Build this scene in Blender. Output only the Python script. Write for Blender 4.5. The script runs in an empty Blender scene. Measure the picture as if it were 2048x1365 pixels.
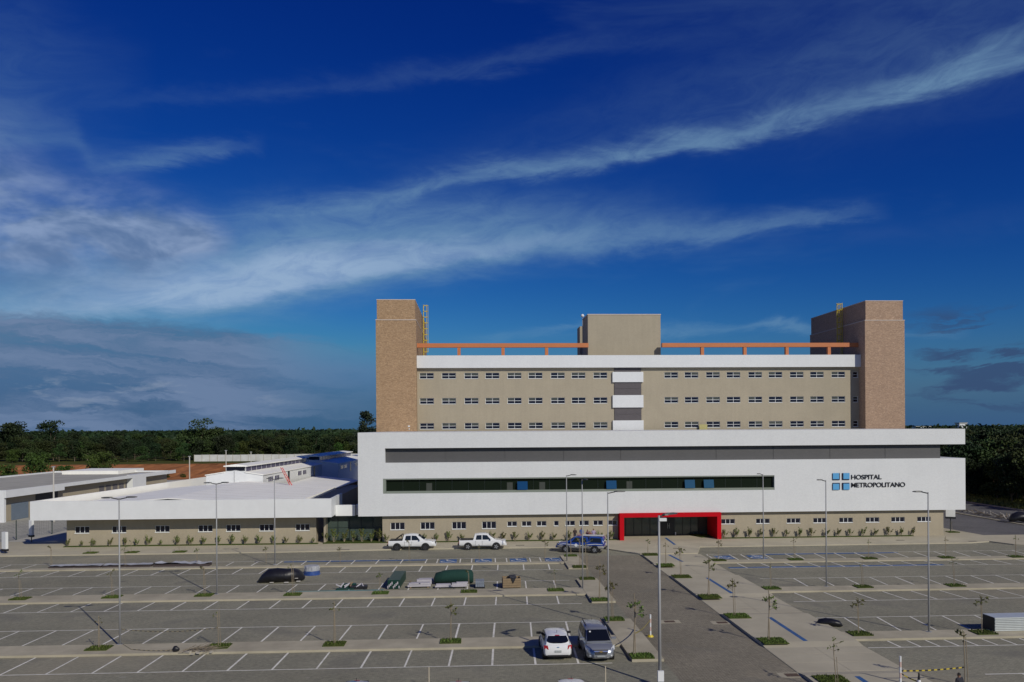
import bpy, bmesh, math, random
from mathutils import Vector, Matrix
random.seed(7)
scene = bpy.context.scene
COL = scene.collection
R = math.radians

# ---------------------------------------------------------------- camera
F_PX, CX, CY, CAM_H = 1640.0, 1024.0, 857.5, 13.8
TH = math.atan(79 / F_PX); RHO = 0.0063
FW = Vector((math.sin(TH), math.cos(TH), 0)); RT = Vector((math.cos(TH), -math.sin(TH), 0)); UP = Vector((0, 0, 1))
RI = RT * math.cos(RHO) - UP * math.sin(RHO)
UI = RT * math.sin(RHO) + UP * math.cos(RHO)
cam = bpy.data.cameras.new("camera"); cam_ob = bpy.data.objects.new("camera", cam); COL.objects.link(cam_ob)
cam.sensor_width = 36; cam.lens = F_PX / 2048 * 36
cam.shift_y = (CY - 682.5) / 2048
cam.clip_start = 0.5; cam.clip_end = 30000
M = Matrix((RI, UI, -FW)).transposed().to_4x4(); M.translation = (0, 0, CAM_H)
cam_ob.matrix_world = M
scene.camera = cam_ob

def ray(x, y):
    u = (x - CX) / F_PX; v = -(y - CY) / F_PX
    return FW + RI * u + UI * v
def G(x, y, z=0.0):                      # photo point -> place on the level z
    d = ray(x, y); t = (z - CAM_H) / d.z
    return (d.x * t, d.y * t)
def P(x, y, Y):                          # photo point -> (X, Z) on the wall plane Y
    d = ray(x, y); t = Y / d.y
    return (d.x * t, CAM_H + d.z * t)

# ---------------------------------------------------------------- sun, exposure
SUN_EL, SUN_ROT = R(32), math.atan2(0.56, -0.83)
sd = Vector((math.sin(SUN_ROT) * math.cos(SUN_EL), math.cos(SUN_ROT) * math.cos(SUN_EL), math.sin(SUN_EL)))
sun = bpy.data.lights.new("sun", 'SUN'); sun.energy = 3.0; sun.angle = R(0.5); sun.color = (1.0, 0.94, 0.82)
sun_ob = bpy.data.objects.new("sun", sun); COL.objects.link(sun_ob)
sun_ob.rotation_euler = (-sd).to_track_quat('-Z', 'Y').to_euler()
sun_ob.location = (60, -60, 120)
vs = scene.view_settings
vs.view_transform = 'Standard'; vs.look = 'None'; vs.gamma = 1; vs.exposure = 0.0; vs.use_curve_mapping = False

# ---------------------------------------------------------------- sky with clouds
world = bpy.data.worlds.new("World"); scene.world = world; world.use_nodes = True
nt = world.node_tree; N = nt.nodes; L = nt.links; N.clear()
def node(t, **kw):
    n = N.new(t)
    for k, v in kw.items(): setattr(n, k, v)
    return n
def mth(op, a, b=None, c=None, clamp=False):
    n = node('ShaderNodeMath', operation=op, use_clamp=clamp)
    for i, s in enumerate((a, b, c)):
        if s is None: continue
        if isinstance(s, (int, float)): n.inputs[i].default_value = s
        else: L.new(s, n.inputs[i])
    return n.outputs[0]
def smooth(v, lo, hi, o0=0.0, o1=1.0):
    n = node('ShaderNodeMapRange', interpolation_type='SMOOTHSTEP', clamp=True)
    L.new(v, n.inputs[0])
    for i, x in enumerate((lo, hi, o0, o1)): n.inputs[1 + i].default_value = x
    return n.outputs[0]
def vec(x, y, z=0.0):
    n = node('ShaderNodeCombineXYZ')
    for i, s in enumerate((x, y, z)):
        if isinstance(s, (int, float)): n.inputs[i].default_value = s
        else: L.new(s, n.inputs[i])
    return n.outputs[0]
def noise(v, scale, detail=6, rough=0.6, dist=0.0):
    n = node('ShaderNodeTexNoise', noise_dimensions='3D'); L.new(v, n.inputs['Vector'])
    n.inputs['Scale'].default_value = scale; n.inputs['Detail'].default_value = detail
    n.inputs['Roughness'].default_value = rough; n.inputs['Distortion'].default_value = dist
    return n.outputs[0]
S0, S1, EMAX = -0.75, 0.75, 0.62         # azimuth window and elevation range used by the cloud bands
def azel(x, y):
    d = ray(x, y).normalized(); return math.atan2(d.x, d.y), math.asin(d.z)
def fcurve(v, pts):
    n = node('ShaderNodeFloatCurve'); L.new(v, n.inputs['Value'])
    c = n.mapping.curves[0]; pts = sorted(pts)
    c.points[0].location = pts[0]; c.points[-1].location = pts[-1]
    for p in pts[1:-1]: c.points.new(*p)
    for p in c.points: p.handle_type = 'AUTO_CLAMPED'
    n.mapping.extend = 'HORIZONTAL'; n.mapping.update(); return n.outputs[0]
sky = node('ShaderNodeTexSky', sky_type='NISHITA', sun_disc=False, sun_elevation=SUN_EL, sun_rotation=SUN_ROT)
sky.air_density = 1.0; sky.dust_density = 0.35; sky.ozone_density = 3.0; sky.altitude = 100
tc = node('ShaderNodeTexCoord'); sp = node('ShaderNodeSeparateXYZ'); L.new(tc.outputs['Generated'], sp.inputs[0])
dx, dy, dz = sp.outputs
az = mth('ARCTAN2', dx, dy)
el = mth('ARCSINE', dz)
sn = mth('DIVIDE', mth('SUBTRACT', az, S0), S1 - S0, clamp=True)
# warped elevation for ragged edges
w1 = noise(vec(mth('MULTIPLY', az, 2.2), mth('MULTIPLY', el, 7.0)), 3.0, 5, 0.62, 0.6)
w2 = noise(vec(mth('MULTIPLY', az, 9.0), mth('MULTIPLY', el, 30.0), 4.0), 2.0, 6, 0.68, 0.3)
elw = mth('ADD', el, mth('ADD', mth('MULTIPLY', mth('SUBTRACT', w1, 0.5), 0.045), mth('MULTIPLY', mth('SUBTRACT', w2, 0.5), 0.016)))
fil = noise(vec(mth('ADD', mth('MULTIPLY', az, 11.0), mth('MULTIPLY', el, 9.0)), mth('SUBTRACT', mth('MULTIPLY', el, 34.0), mth('MULTIPLY', az, 8.0))), 1.1, 7, 0.68, 0.9)
def band(pts, lowk, hik):
    """pts: (x, y, half thickness px, strength) along the streak, in photo points"""
    cs, ws, am = [], [], []
    for x, y, t, a in pts:
        s, e = azel(x, y); q = (s - S0) / (S1 - S0)
        cs.append((q, e / EMAX)); ws.append((q, t / 100.0)); am.append((q, a))
    c = mth('MULTIPLY', fcurve(sn, cs), EMAX)
    w = mth('MULTIPLY', fcurve(sn, ws), 100.0 / F_PX)
    a = fcurve(sn, am)
    d = mth('DIVIDE', mth('SUBTRACT', elw, c), w)
    up = mth('DIVIDE', mth('MAXIMUM', d, 0.0), hik); dn = mth('DIVIDE', mth('MINIMUM', d, 0.0), lowk)
    g = mth('EXPONENT', mth('MULTIPLY', mth('ADD', mth('MULTIPLY', up, up), mth('MULTIPLY', dn, dn)), -1.0))
    return mth('MULTIPLY', g, a)
bA = band([(-60, 520, 18, 0), (300, 462, 16, .03), (560, 430, 16, .20), (800, 398, 19, .34), (960, 352, 18, .46), (1120, 335, 18, .50),
           (1300, 310, 18, .56), (1500, 268, 19, .46), (1700, 212, 21, .40), (1860, 165, 19, .56), (2040, 112, 19, .42), (2300, 40, 30, 0)], 0.75, 1.5)
bA2 = band([(700, 330, 40, 0), (1000, 290, 50, .03), (1250, 235, 70, .06), (1500, 180, 85, .11), (1750, 120, 95, .15), (2000, 60, 95, .12), (2300, 0, 100, 0)], 1.0, 1.0)
bB = band([(-250, 680, 60, .40), (0, 635, 60, .66), (200, 605, 62, .78), (420, 585, 64, .90), (560, 556, 64, .90), (720, 532, 54, .80), (900, 510, 47, .72), (1100, 488, 38, .60),
           (1300, 476, 28, .46), (1480, 458, 16, .40), (1600, 440, 13, .34), (1690, 430, 10, .18), (1790, 424, 8, 0)], 0.80, 1.45)
bG = band([(420, 470, 30, 0), (620, 455, 34, .16), (850, 432, 34, .24), (1050, 420, 34, .20), (1250, 410, 30, .10), (1450, 400, 30, 0)], 1.0, 1.2)
bC = band([(-300, 430, 130, .60), (0, 450, 115, .58), (150, 470, 95, .56), (280, 480, 74, .60), (370, 480, 50, .56), (430, 482, 32, .36), (480, 486, 24, 0)], 0.9, 0.9)
bD = band([(-200, 300, 40, .3), (0, 262, 36, .26), (130, 262, 26, .16), (200, 325, 16, .20), (300, 315, 15, .34), (400, 300, 13, .36), (470, 294, 11, .20), (540, 292, 10, 0)], 1.0, 1.2)
bH = band([(-400, 120, 120, .14), (0, 130, 100, .12), (150, 150, 80, .07), (320, 160, 60, 0)], 1.0, 1.0)
bE = band([(100, 215, 16, 0), (350, 195, 12, .06), (700, 172, 13, .07), (900, 150, 14, .10), (1050, 118, 13, .09), (1250, 85, 16, .06), (1500, 50, 20, .04), (1700, 20, 20, 0)], 1.0, 1.4)
bF = band([(900, 690, 10, 0), (1050, 670, 10, .22), (1180, 656, 10, .30), (1330, 656, 13, .34), (1450, 662, 10, .24), (1560, 652, 9, .36), (1700, 668, 9, .10), (1850, 664, 8, .16), (1950, 660, 8, 0)], 1.0, 1.0)
filk = smooth(fil, 0.28, 0.70, 0.55, 1.12)
fill2 = smooth(w1, 0.28, 0.7, 0.55, 1.12)
streak = mth('ADD', mth('MULTIPLY', mth('ADD', mth('ADD', bA, bA2), mth('ADD', bE, mth('ADD', bF, bH))), filk), mth('ADD', mth('MULTIPLY', bB, smooth(fil, 0.25, 0.65, 0.70, 1.08)), mth('MULTIPLY', mth('ADD', bD, bG), mth('MULTIPLY', filk, fill2))))
# faint cirrus all round the sky
allc = noise(vec(mth('MULTIPLY', dx, 2.0), mth('MULTIPLY', dy, 2.0), mth('MULTIPLY', dz, 8.0)), 1.1, 5, 0.62, 0.5)
veil = mth('MULTIPLY', smooth(allc, 0.52, 0.80), 0.12)
dens = mth('MINIMUM', mth('ADD', streak, veil), 0.92)
# puffy grey bank at the left
pf = noise(vec(mth('MULTIPLY', az, 5.0), mth('MULTIPLY', el, 9.0), 6.0), 1.5, 5, 0.58, 0.5)
pf2 = noise(vec(mth('MULTIPLY', az, 9.0), mth('MULTIPLY', el, 20.0), 1.0), 1.4, 4, 0.6, 0.3)
grey = mth('MINIMUM', mth('MULTIPLY', mth('MULTIPLY', bC, 1.9), smooth(pf, 0.30, 0.56, 0.35, 1.0)), 0.88)
# slate deck under the streaks at the left
tops = [(-300, 612), (0, 622), (200, 634), (420, 654), (600, 674), (760, 694), (1000, 712)]
tq = [((azel(x, y)[0]-S0)/(S1-S0), azel(x, y)[1]/EMAX) for x, y in tops]
dtop = mth('MULTIPLY', fcurve(sn, tq), EMAX)
elw2 = mth('ADD', el, mth('MULTIPLY', mth('SUBTRACT', w2, 0.5), 0.030))
st = noise(vec(mth('MULTIPLY', az, 3.2), mth('ADD', mth('MULTIPLY', elw2, 26.0), mth('MULTIPLY', az, 2.0)), 9.0), 1.25, 6, 0.6, 0.5)
dk = mth('MULTIPLY', smooth(mth('SUBTRACT', elw2, dtop), 0.004, -0.010), smooth(az, -0.05, -0.27))
slate = mth('MULTIPLY', dk, mth('ADD', mth('MULTIPLY', smooth(az, -0.16, -0.30), 0.45), smooth(st, 0.36, 0.58, 0.12, 0.50)))
cu = noise(vec(mth('MULTIPLY', az, 14.0), mth('MULTIPLY', el, 50.0), 3.0), 1.0, 6, 0.6, 0.2)
cum = mth('MULTIPLY', mth('MULTIPLY', smooth(cu, 0.54, 0.66), mth('MULTIPLY', smooth(el, 0.065, 0.05), smooth(el, 0.012, 0.03))), smooth(az, -0.16, -0.30, 0.0, 0.42))
st2 = noise(vec(mth('MULTIPLY', az, 5.0), mth('MULTIPLY', elw, 34.0), 2.0), 1.2, 6, 0.55, 0.4)
lowr = mth('MULTIPLY', mth('MULTIPLY', smooth(el, 0.135, 0.11), smooth(el, 0.0, 0.035)), smooth(az, 0.46, 0.54))
slate2 = mth('MULTIPLY', lowr, smooth(st2, 0.52, 0.64, 0.0, 0.8))
# sky colour: deep, polarised blue
hs = node('ShaderNodeHueSaturation'); hs.inputs['Saturation'].default_value = 1.25; hs.inputs['Value'].default_value = 1.0
L.new(sky.outputs[0], hs.inputs['Color'])
tint = node('ShaderNodeMix', data_type='RGBA', blend_type='MULTIPLY'); tint.inputs['Factor'].default_value = 1.0
L.new(hs.outputs[0], tint.inputs['A']); tint.inputs['B'].default_value = (0.62, 0.70, 0.86, 1)
def mixc(a, col, fac):
    m = node('ShaderNodeMix', data_type='RGBA'); L.new(a, m.inputs['A']); L.new(fac, m.inputs['Factor']); m.inputs['B'].default_value = (*col, 1)
    return m.outputs['Result']
srgb = node('ShaderNodeSeparateColor'); L.new(tint.outputs['Result'], srgb.inputs[0])
crgb = node('ShaderNodeCombineColor')
for i, (k, g, cap) in enumerate(((0.96, 1.95, 0.10), (0.85, 1.65, 0.24), (0.64, 1.06, 0.42))):
    v = mth('MULTIPLY', mth('POWER', mth('MULTIPLY', srgb.outputs[i], 0.1), g), k)
    L.new(mth('MULTIPLY', mth('MINIMUM', v, cap), 10.0), crgb.inputs[i])
c0 = mixc(crgb.outputs[0], (0.36, 1.0, 2.25), smooth(el, 0.13, -0.01, 0.0, 0.9))
def mixn(a, b, fac):
    m = node('ShaderNodeMix', data_type='RGBA'); L.new(a, m.inputs['A']); L.new(fac, m.inputs['Factor']); L.new(b, m.inputs['B'])
    return m.outputs['Result']
def two(ca, cb, fac):
    m = node('ShaderNodeMix', data_type='RGBA'); m.inputs['A'].default_value = (*ca, 1); m.inputs['B'].default_value = (*cb, 1); L.new(fac, m.inputs['Factor'])
    return m.outputs['Result']
c1 = mixc(c0, (0.36, 0.66, 1.55), slate2)
core = smooth(bB, 0.45, 0.86)
c2 = mixn(c1, two((1.75, 3.2, 4.7), (3.0, 4.3, 6.1), core), dens)
c2 = mixn(c2, two((2.5, 3.4, 5.2), (1.15, 1.9, 3.5), smooth(pf2, 0.36, 0.64)), grey)
c2 = mixn(c2, two((0.62, 1.25, 2.45), (1.45, 2.15, 3.55), smooth(st, 0.40, 0.62)), slate)
c2 = mixc(c2, (2.6, 3.2, 4.3), cum)
bg = node('ShaderNodeBackground'); L.new(c2, bg.inputs['Color']); bg.inputs['Strength'].default_value = 0.1
wo = node('ShaderNodeOutputWorld'); L.new(bg.outputs[0], wo.inputs['Surface'])

# ================================================================ helpers
class MB:
    def __init__(s): s.v = []; s.f = []; s.smooth = False
    def add(s, vs, fs):
        o = len(s.v); s.v += [tuple(v) for v in vs]; s.f += [tuple(i + o for i in f) for f in fs]; return s
    def box(s, x0, x1, y0, y1, z0, z1):
        return s.add([(x0,y0,z0),(x1,y0,z0),(x1,y1,z0),(x0,y1,z0),(x0,y0,z1),(x1,y0,z1),(x1,y1,z1),(x0,y1,z1)],
                     [(0,3,2,1),(4,5,6,7),(0,1,5,4),(1,2,6,5),(2,3,7,6),(3,0,4,7)])
    def quad(s, a, b, c, d): return s.add([a,b,c,d], [(0,1,2,3)])
    def poly(s, pts): return s.add(pts, [tuple(range(len(pts)))])
    def prism(s, pts, z0, z1):                    # plan polygon, counter-clockwise
        n = len(pts)
        return s.add([(x,y,z0) for x,y in pts] + [(x,y,z1) for x,y in pts],
                     [tuple(range(n-1,-1,-1)), tuple(range(n,2*n))] + [(i,(i+1)%n,n+(i+1)%n,n+i) for i in range(n)])
    def cyl(s, a, b, r0, r1=None, n=8, cap=True):
        r1 = r0 if r1 is None else r1
        a = Vector(a); b = Vector(b); d = (b-a).normalized()
        u = d.orthogonal().normalized(); w = d.cross(u)
        vs = []
        for p, r in ((a,r0),(b,r1)):
            for i in range(n):
                t = 2*math.pi*i/n; vs.append(p + (u*math.cos(t) + w*math.sin(t))*r)
        fs = [(i,(i+1)%n,n+(i+1)%n,n+i) for i in range(n)]
        if cap: fs += [tuple(range(n-1,-1,-1)), tuple(range(n,2*n))]
        return s.add(vs, fs)
    def tube(s, pts, r, n=6):
        for a, b in zip(pts, pts[1:]): s.cyl(a, b, r, r, n)
        return s
    def loft(s, rings, cap=True):
        n = len(rings[0]); o = []
        vs = [p for r in rings for p in r]; fs = []
        for i in range(len(rings)-1):
            for j in range(n):
                k = (j+1) % n
                fs.append((i*n+j, i*n+k, (i+1)*n+k, (i+1)*n+j))
        if cap: fs += [tuple(range(n-1,-1,-1)), tuple(range((len(rings)-1)*n, len(rings)*n))]
        return s.add(vs, fs)
    def mesh(s, name, mat, off=(0,0,0), smooth=None):
        m = bpy.data.meshes.new(name)
        m.from_pydata([(x-off[0], y-off[1], z-off[2]) for x,y,z in s.v], [], s.f)
        for mm in (mat if isinstance(mat, (list, tuple)) else [mat]): m.materials.append(mm)
        if smooth if smooth is not None else s.smooth:
            m.polygons.foreach_set('use_smooth', [True]*len(m.polygons))
        m.update(); return m
    def build(s, name, mat, parent=None, off=None, smooth=None):
        if off is None: off = tuple(parent.matrix_basis.translation) if parent is not None and parent.get('_world') else (0,0,0)
        o = bpy.data.objects.new(name, s.mesh(name, mat, off, smooth)); COL.objects.link(o)
        if parent is not None: o.parent = parent
        return o
def put(name, mesh, parent=None, loc=(0,0,0), rz=0, sc=1, rot=None):
    o = bpy.data.objects.new(name, mesh); COL.objects.link(o); o.location = loc
    o.rotation_euler = rot if rot else (0,0,rz)
    o.scale = (sc,sc,sc) if isinstance(sc,(int,float)) else sc
    if parent is not None: o.parent = parent
    return o
def tag(o, label=None, cat=None, group=None, kind=None):
    if label: o['label'] = label
    if cat: o['category'] = cat
    if group: o['group'] = group
    if kind: o['kind'] = kind
    return o
def thing(name, label, cat, loc=(0,0,0), rz=0, group=None, sc=1, world=False):
    o = bpy.data.objects.new(name, None); COL.objects.link(o); o.empty_display_size = 0.3
    o.location = loc; o.rotation_euler = (0,0,rz); o.scale = (sc,sc,sc)
    if world: o['_world'] = 1
    return tag(o, label, cat, group)
def struct(o): o['kind'] = 'structure'; return o
def copy_tree(o, parent=None):
    c = o.copy(); COL.objects.link(c)
    if parent is not None: c.parent = parent
    for ch in list(o.children): copy_tree(ch, c)
    return c
ORD = ['first','second','third','fourth','fifth','sixth','seventh','eighth','ninth','tenth','eleventh','twelfth','thirteenth','fourteenth','fifteenth','sixteenth','seventeenth','eighteenth','nineteenth','twentieth','twenty-first','twenty-second','twenty-third','twenty-fourth']

# ---------------------------------------------------------------- materials
MATS = {}
def mat(name, col, rough=0.7, var=0.0, vscale=1.0, bump=0.0, bscale=30.0, metal=0.0, spec=0.5, coat=0.0, stain=None, detail=6):
    """plain surface with blotchy colour variation (var), fine relief (bump) and optional stain colour"""
    if name in MATS: return MATS[name]
    m = bpy.data.materials.new(name); m.use_nodes = True; t = m.node_tree; b = t.nodes['Principled BSDF']
    b.inputs['Roughness'].default_value = rough; b.inputs['Metallic'].default_value = metal
    b.inputs['Specular IOR Level'].default_value = spec; b.inputs['Coat Weight'].default_value = coat
    b.inputs['Base Color'].default_value = (*col, 1)
    if var or bump or stain: co = t.nodes.new('ShaderNodeTexCoord')
    if var:
        n = t.nodes.new('ShaderNodeTexNoise'); n.inputs['Scale'].default_value = vscale; n.inputs['Detail'].default_value = detail; n.inputs['Roughness'].default_value = 0.65
        t.links.new(co.outputs['Object'], n.inputs['Vector'])
        r = t.nodes.new('ShaderNodeMapRange'); r.inputs[1].default_value = 0.25; r.inputs[2].default_value = 0.75; r.inputs[3].default_value = 1-var; r.inputs[4].default_value = 1+var
        t.links.new(n.outputs[0], r.inputs[0])
        x = t.nodes.new('ShaderNodeMix'); x.data_type = 'RGBA'; x.blend_type = 'MULTIPLY'; x.inputs['Factor'].default_value = 1; x.inputs['A'].default_value = (*col,1)
        t.links.new(r.outputs[0], x.inputs['B']); out = x.outputs['Result']
        if stain:
            n2 = t.nodes.new('ShaderNodeTexNoise'); n2.inputs['Scale'].default_value = stain[1]; n2.inputs['Detail'].default_value = 5
            t.links.new(co.outputs['Object'], n2.inputs['Vector'])
            r2 = t.nodes.new('ShaderNodeMapRange'); r2.inputs[1].default_value = 0.5; r2.inputs[2].default_value = 0.72; r2.inputs[4].default_value = stain[2]
            t.links.new(n2.outputs[0], r2.inputs[0])
            y = t.nodes.new('ShaderNodeMix'); y.data_type = 'RGBA'; y.inputs['B'].default_value = (*stain[0],1)
            t.links.new(out, y.inputs['A']); t.links.new(r2.outputs[0], y.inputs['Factor']); out = y.outputs['Result']
        t.links.new(out, b.inputs['Base Color'])
    if bump:
        n = t.nodes.new('ShaderNodeTexNoise'); n.inputs['Scale'].default_value = bscale; n.inputs['Detail'].default_value = 4
        t.links.new(co.outputs['Object'], n.inputs['Vector'])
        u = t.nodes.new('ShaderNodeBump'); u.inputs['Strength'].default_value = bump; u.inputs['Distance'].default_value = 0.03
        t.links.new(n.outputs[0], u.inputs['Height']); t.links.new(u.outputs[0], b.inputs['Normal'])
    MATS[name] = m; return m
def brickmat(name, c1, c2, mortar, bw, bh, ms=0.004, rough=0.8, bump=0.5, wall=True, big=0.12, bigscale=0.15, stain=None, bias=0.0, fine=0.0, spec=0.5, rot=0.0, streak=0.0):
    if name in MATS: return MATS[name]
    m = bpy.data.materials.new(name); m.use_nodes = True; t = m.node_tree; b = t.nodes['Principled BSDF']; nn = t.nodes.new; ln = t.links.new
    b.inputs['Roughness'].default_value = rough; b.inputs['Specular IOR Level'].default_value = spec
    co = nn('ShaderNodeTexCoord'); v = co.outputs['Object']
    if wall:
        s = nn('ShaderNodeSeparateXYZ'); ln(v, s.inputs[0]); a = nn('ShaderNodeMath'); ln(s.outputs[0], a.inputs[0]); ln(s.outputs[1], a.inputs[1])
        c = nn('ShaderNodeCombineXYZ'); ln(a.outputs[0], c.inputs[0]); ln(s.outputs[2], c.inputs[1]); vv = c.outputs[0]
    else:
        mp = nn('ShaderNodeMapping'); ln(v, mp.inputs[0]); mp.inputs['Rotation'].default_value = (0,0,rot); vv = mp.outputs[0]
    k = nn('ShaderNodeTexBrick'); ln(vv, k.inputs['Vector']); k.inputs['Color1'].default_value = (*c1,1); k.inputs['Color2'].default_value = (*c2,1); k.inputs['Mortar'].default_value = (*mortar,1)
    k.inputs['Scale'].default_value = 1; k.inputs['Mortar Size'].default_value = ms; k.inputs['Brick Width'].default_value = bw; k.inputs['Row Height'].default_value = bh; k.inputs['Bias'].default_value = bias
    k.inputs['Mortar Smooth'].default_value = 0.2
    n = nn('ShaderNodeTexNoise'); n.inputs['Scale'].default_value = bigscale; n.inputs['Detail'].default_value = 7; n.inputs['Roughness'].default_value = 0.62; ln(v, n.inputs['Vector'])
    r = nn('ShaderNodeMapRange'); r.inputs[1].default_value = 0.28; r.inputs[2].default_value = 0.72; r.inputs[3].default_value = 1-big; r.inputs[4].default_value = 1+big; ln(n.outputs[0], r.inputs[0])
    x = nn('ShaderNodeMix'); x.data_type = 'RGBA'; x.blend_type = 'MULTIPLY'; x.inputs['Factor'].default_value = 1; ln(k.outputs[0], x.inputs['A']); ln(r.outputs[0], x.inputs['B']); out = x.outputs['Result']
    if fine:
        nf = nn('ShaderNodeTexNoise'); nf.inputs['Scale'].default_value = 4.0; nf.inputs['Detail'].default_value = 9; nf.inputs['Roughness'].default_value = 0.82; ln(v, nf.inputs['Vector'])
        rf = nn('ShaderNodeMapRange'); rf.inputs[1].default_value = 0.3; rf.inputs[2].default_value = 0.7; rf.inputs[3].default_value = 1-fine; rf.inputs[4].default_value = 1+fine; ln(nf.outputs[0], rf.inputs[0])
        xf = nn('ShaderNodeMix'); xf.data_type = 'RGBA'; xf.blend_type = 'MULTIPLY'; xf.inputs['Factor'].default_value = 1; ln(out, xf.inputs['A']); ln(rf.outputs[0], xf.inputs['B']); out = xf.outputs['Result']
    if streak:
        ms_ = nn('ShaderNodeMapping'); ln(vv, ms_.inputs[0]); ms_.inputs['Scale'].default_value = (1.6,.12,1)
        ns = nn('ShaderNodeTexNoise'); ns.inputs['Scale'].default_value = 1.0; ns.inputs['Detail'].default_value = 7; ns.inputs['Roughness'].default_value = .7; ln(ms_.outputs[0], ns.inputs['Vector'])
        rk = nn('ShaderNodeMapRange'); rk.inputs[1].default_value = .35; rk.inputs[2].default_value = .7; rk.inputs[3].default_value = 1; rk.inputs[4].default_value = 1-streak; ln(ns.outputs[0], rk.inputs[0])
        xk = nn('ShaderNodeMix'); xk.data_type = 'RGBA'; xk.blend_type = 'MULTIPLY'; xk.inputs['Factor'].default_value = 1; ln(out, xk.inputs['A']); ln(rk.outputs[0], xk.inputs['B']); out = xk.outputs['Result']
    if stain:
        for sc_, sv, lo, hi, amt in stain:
            n2 = nn('ShaderNodeTexNoise'); n2.inputs['Scale'].default_value = sv; n2.inputs['Detail'].default_value = 6; n2.inputs['Distortion'].default_value = 0.4; ln(v, n2.inputs['Vector'])
            r2 = nn('ShaderNodeMapRange'); r2.inputs[1].default_value = lo; r2.inputs[2].default_value = hi; r2.inputs[4].default_value = amt; ln(n2.outputs[0], r2.inputs[0])
            y = nn('ShaderNodeMix'); y.data_type = 'RGBA'; y.inputs['B'].default_value = (*sc_,1); ln(out, y.inputs['A']); ln(r2.outputs[0], y.inputs['Factor']); out = y.outputs['Result']
    ln(out, b.inputs['Base Color'])
    if bump:
        u = nn('ShaderNodeBump'); u.inputs['Strength'].default_value = bump; u.inputs['Distance'].default_value = 0.02
        iv = nn('ShaderNodeMath'); iv.operation = 'SUBTRACT'; iv.inputs[0].default_value = 1; ln(k.outputs['Fac'], iv.inputs[1])
        ln(iv.outputs[0], u.inputs['Height']); ln(u.outputs[0], b.inputs['Normal'])
    MATS[name] = m; return m
def glass(name, col, rough=0.06, spec=0.6):
    return mat(name, col, rough, spec=spec)

M_PAVER = brickmat('paver', (.285,.272,.205), (.226,.216,.165), (.15,.143,.11), .22, .11, .006, .9, .4, False, .20, .10,
                   [((.36,.32,.235), .07, .52, .70, .55), ((.165,.158,.135), .20, .56, .70, .6), ((.10,.097,.09), .55, .68, .74, .55), ((.34,.325,.28), .9, .70, .76, .5)], fine=.30, spec=.2)
M_DRIVE = brickmat('drive_paver', (.290,.262,.200), (.230,.207,.158), (.125,.108,.08), .24, .12, .012, .9, .5, False, .20, .14,
                   [((.33,.285,.205), .09, .54, .72, .5), ((.16,.155,.14), .25, .60, .75, .5)], fine=.28, spec=.2, rot=.785)
M_CONC = mat('concrete', (.45,.41,.31), .9, .12, .35, .25, 25, spec=.2, stain=((.33,.30,.23), .12, .5))
M_CONC2 = mat('concrete_kerb', (.42,.38,.285), .9, .18, .6, .25, 25, spec=.2, stain=((.28,.25,.19), .25, .5))
M_LINE = mat('white_road_paint', (.74,.72,.65), .8, .18, 2.5, stain=((.42,.40,.35), 1.2, .5), spec=.2)
M_BLUEL = mat('blue_road_paint', (.035,.11,.285), .8, .28, 1.6, stain=((.12,.13,.15), .9, .6), spec=.2)
M_WHITE = brickmat('white_tile', (.715,.73,.735), (.68,.695,.705), (.58,.59,.60), .20, .10, .003, .42, .15, True, .03, .25, fine=.03, streak=.03)
M_WHITEP = mat('white_paint', (.73,.745,.75), .6, .05, .8, .05, 12)
M_WHITES = mat('white_sheet', (.94,.93,.87), .6, .05, .5, spec=.3, stain=((.80,.79,.74), .25, .5))
M_BEIGE = brickmat('beige_tile', (.385,.335,.245), (.365,.316,.232), (.315,.275,.20), .20, .10, .004, .75, .15, True, .05, .3, fine=.05, streak=.07)
M_STONE = brickmat('stone_strip', (.50,.335,.195), (.34,.22,.125), (.22,.14,.085), .34, .085, .010, .9, .6, True, .06, .5, [((.58,.42,.27), 4.5, .58, .68, .6), ((.25,.155,.09), 5.5, .58, .68, .6)], fine=.18)
M_STONE2 = brickmat('pink_stone_strip', (.53,.365,.25), (.37,.25,.175), (.24,.16,.12), .34, .085, .010, .9, .6, True, .06, .5, [((.62,.46,.34), 4.5, .58, .68, .6), ((.28,.18,.125), 5.5, .58, .68, .6)], fine=.18)
M_GREYP = brickmat('grey_tile', (.092,.090,.092), (.084,.083,.085), (.07,.07,.072), .3, .15, .003, .55, .1, True, .05, .4)
M_DARKP = brickmat('dark_purple_tile', (.090,.078,.084), (.078,.068,.074), (.06,.055,.06), .3, .15, .003, .6, .1, True, .05, .4)
M_COPING = mat('pale_coping', (.55,.47,.41), .7, .1, 1)
M_ORANGE = mat('orange_beam_paint', (.50,.165,.055), .6, .08, .7)
M_RED = mat('red_portal_paint', (.50,.006,.014), .8, .05, .8, spec=.08)
M_FRAME = mat('white_window_frame', (.70,.71,.70), .5)
M_GLASS = glass('dark_window_glass', (.010,.011,.022), .08)
M_GLASS2 = glass('blind_behind_glass', (.065,.07,.06), .25)
M_GLASSG = glass('green_tinted_glass', (.055,.078,.068), .07, .6)
M_GLASSD = glass('dark_green_strip_glass', (.010,.016,.010), .10, .35)
M_GFRAME = mat('sage_aluminium_frame', (.22,.25,.21), .5)
M_DFRAME = mat('dark_aluminium_frame', (.02,.03,.026), .4)
M_YELLOW = mat('yellow_ladder_paint', (.62,.47,.02), .55)
M_STEEL = mat('galvanised_steel', (.33,.335,.34), .6, .08, 3, metal=.1)
M_LAMPD = mat('dark_lamp_metal', (.045,.048,.05), .5)
M_ROOFG = mat('grey_roof_sheet', (.42,.405,.35), .8, .16, .35, stain=((.30,.29,.25), .2, .5), spec=.2)
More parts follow.
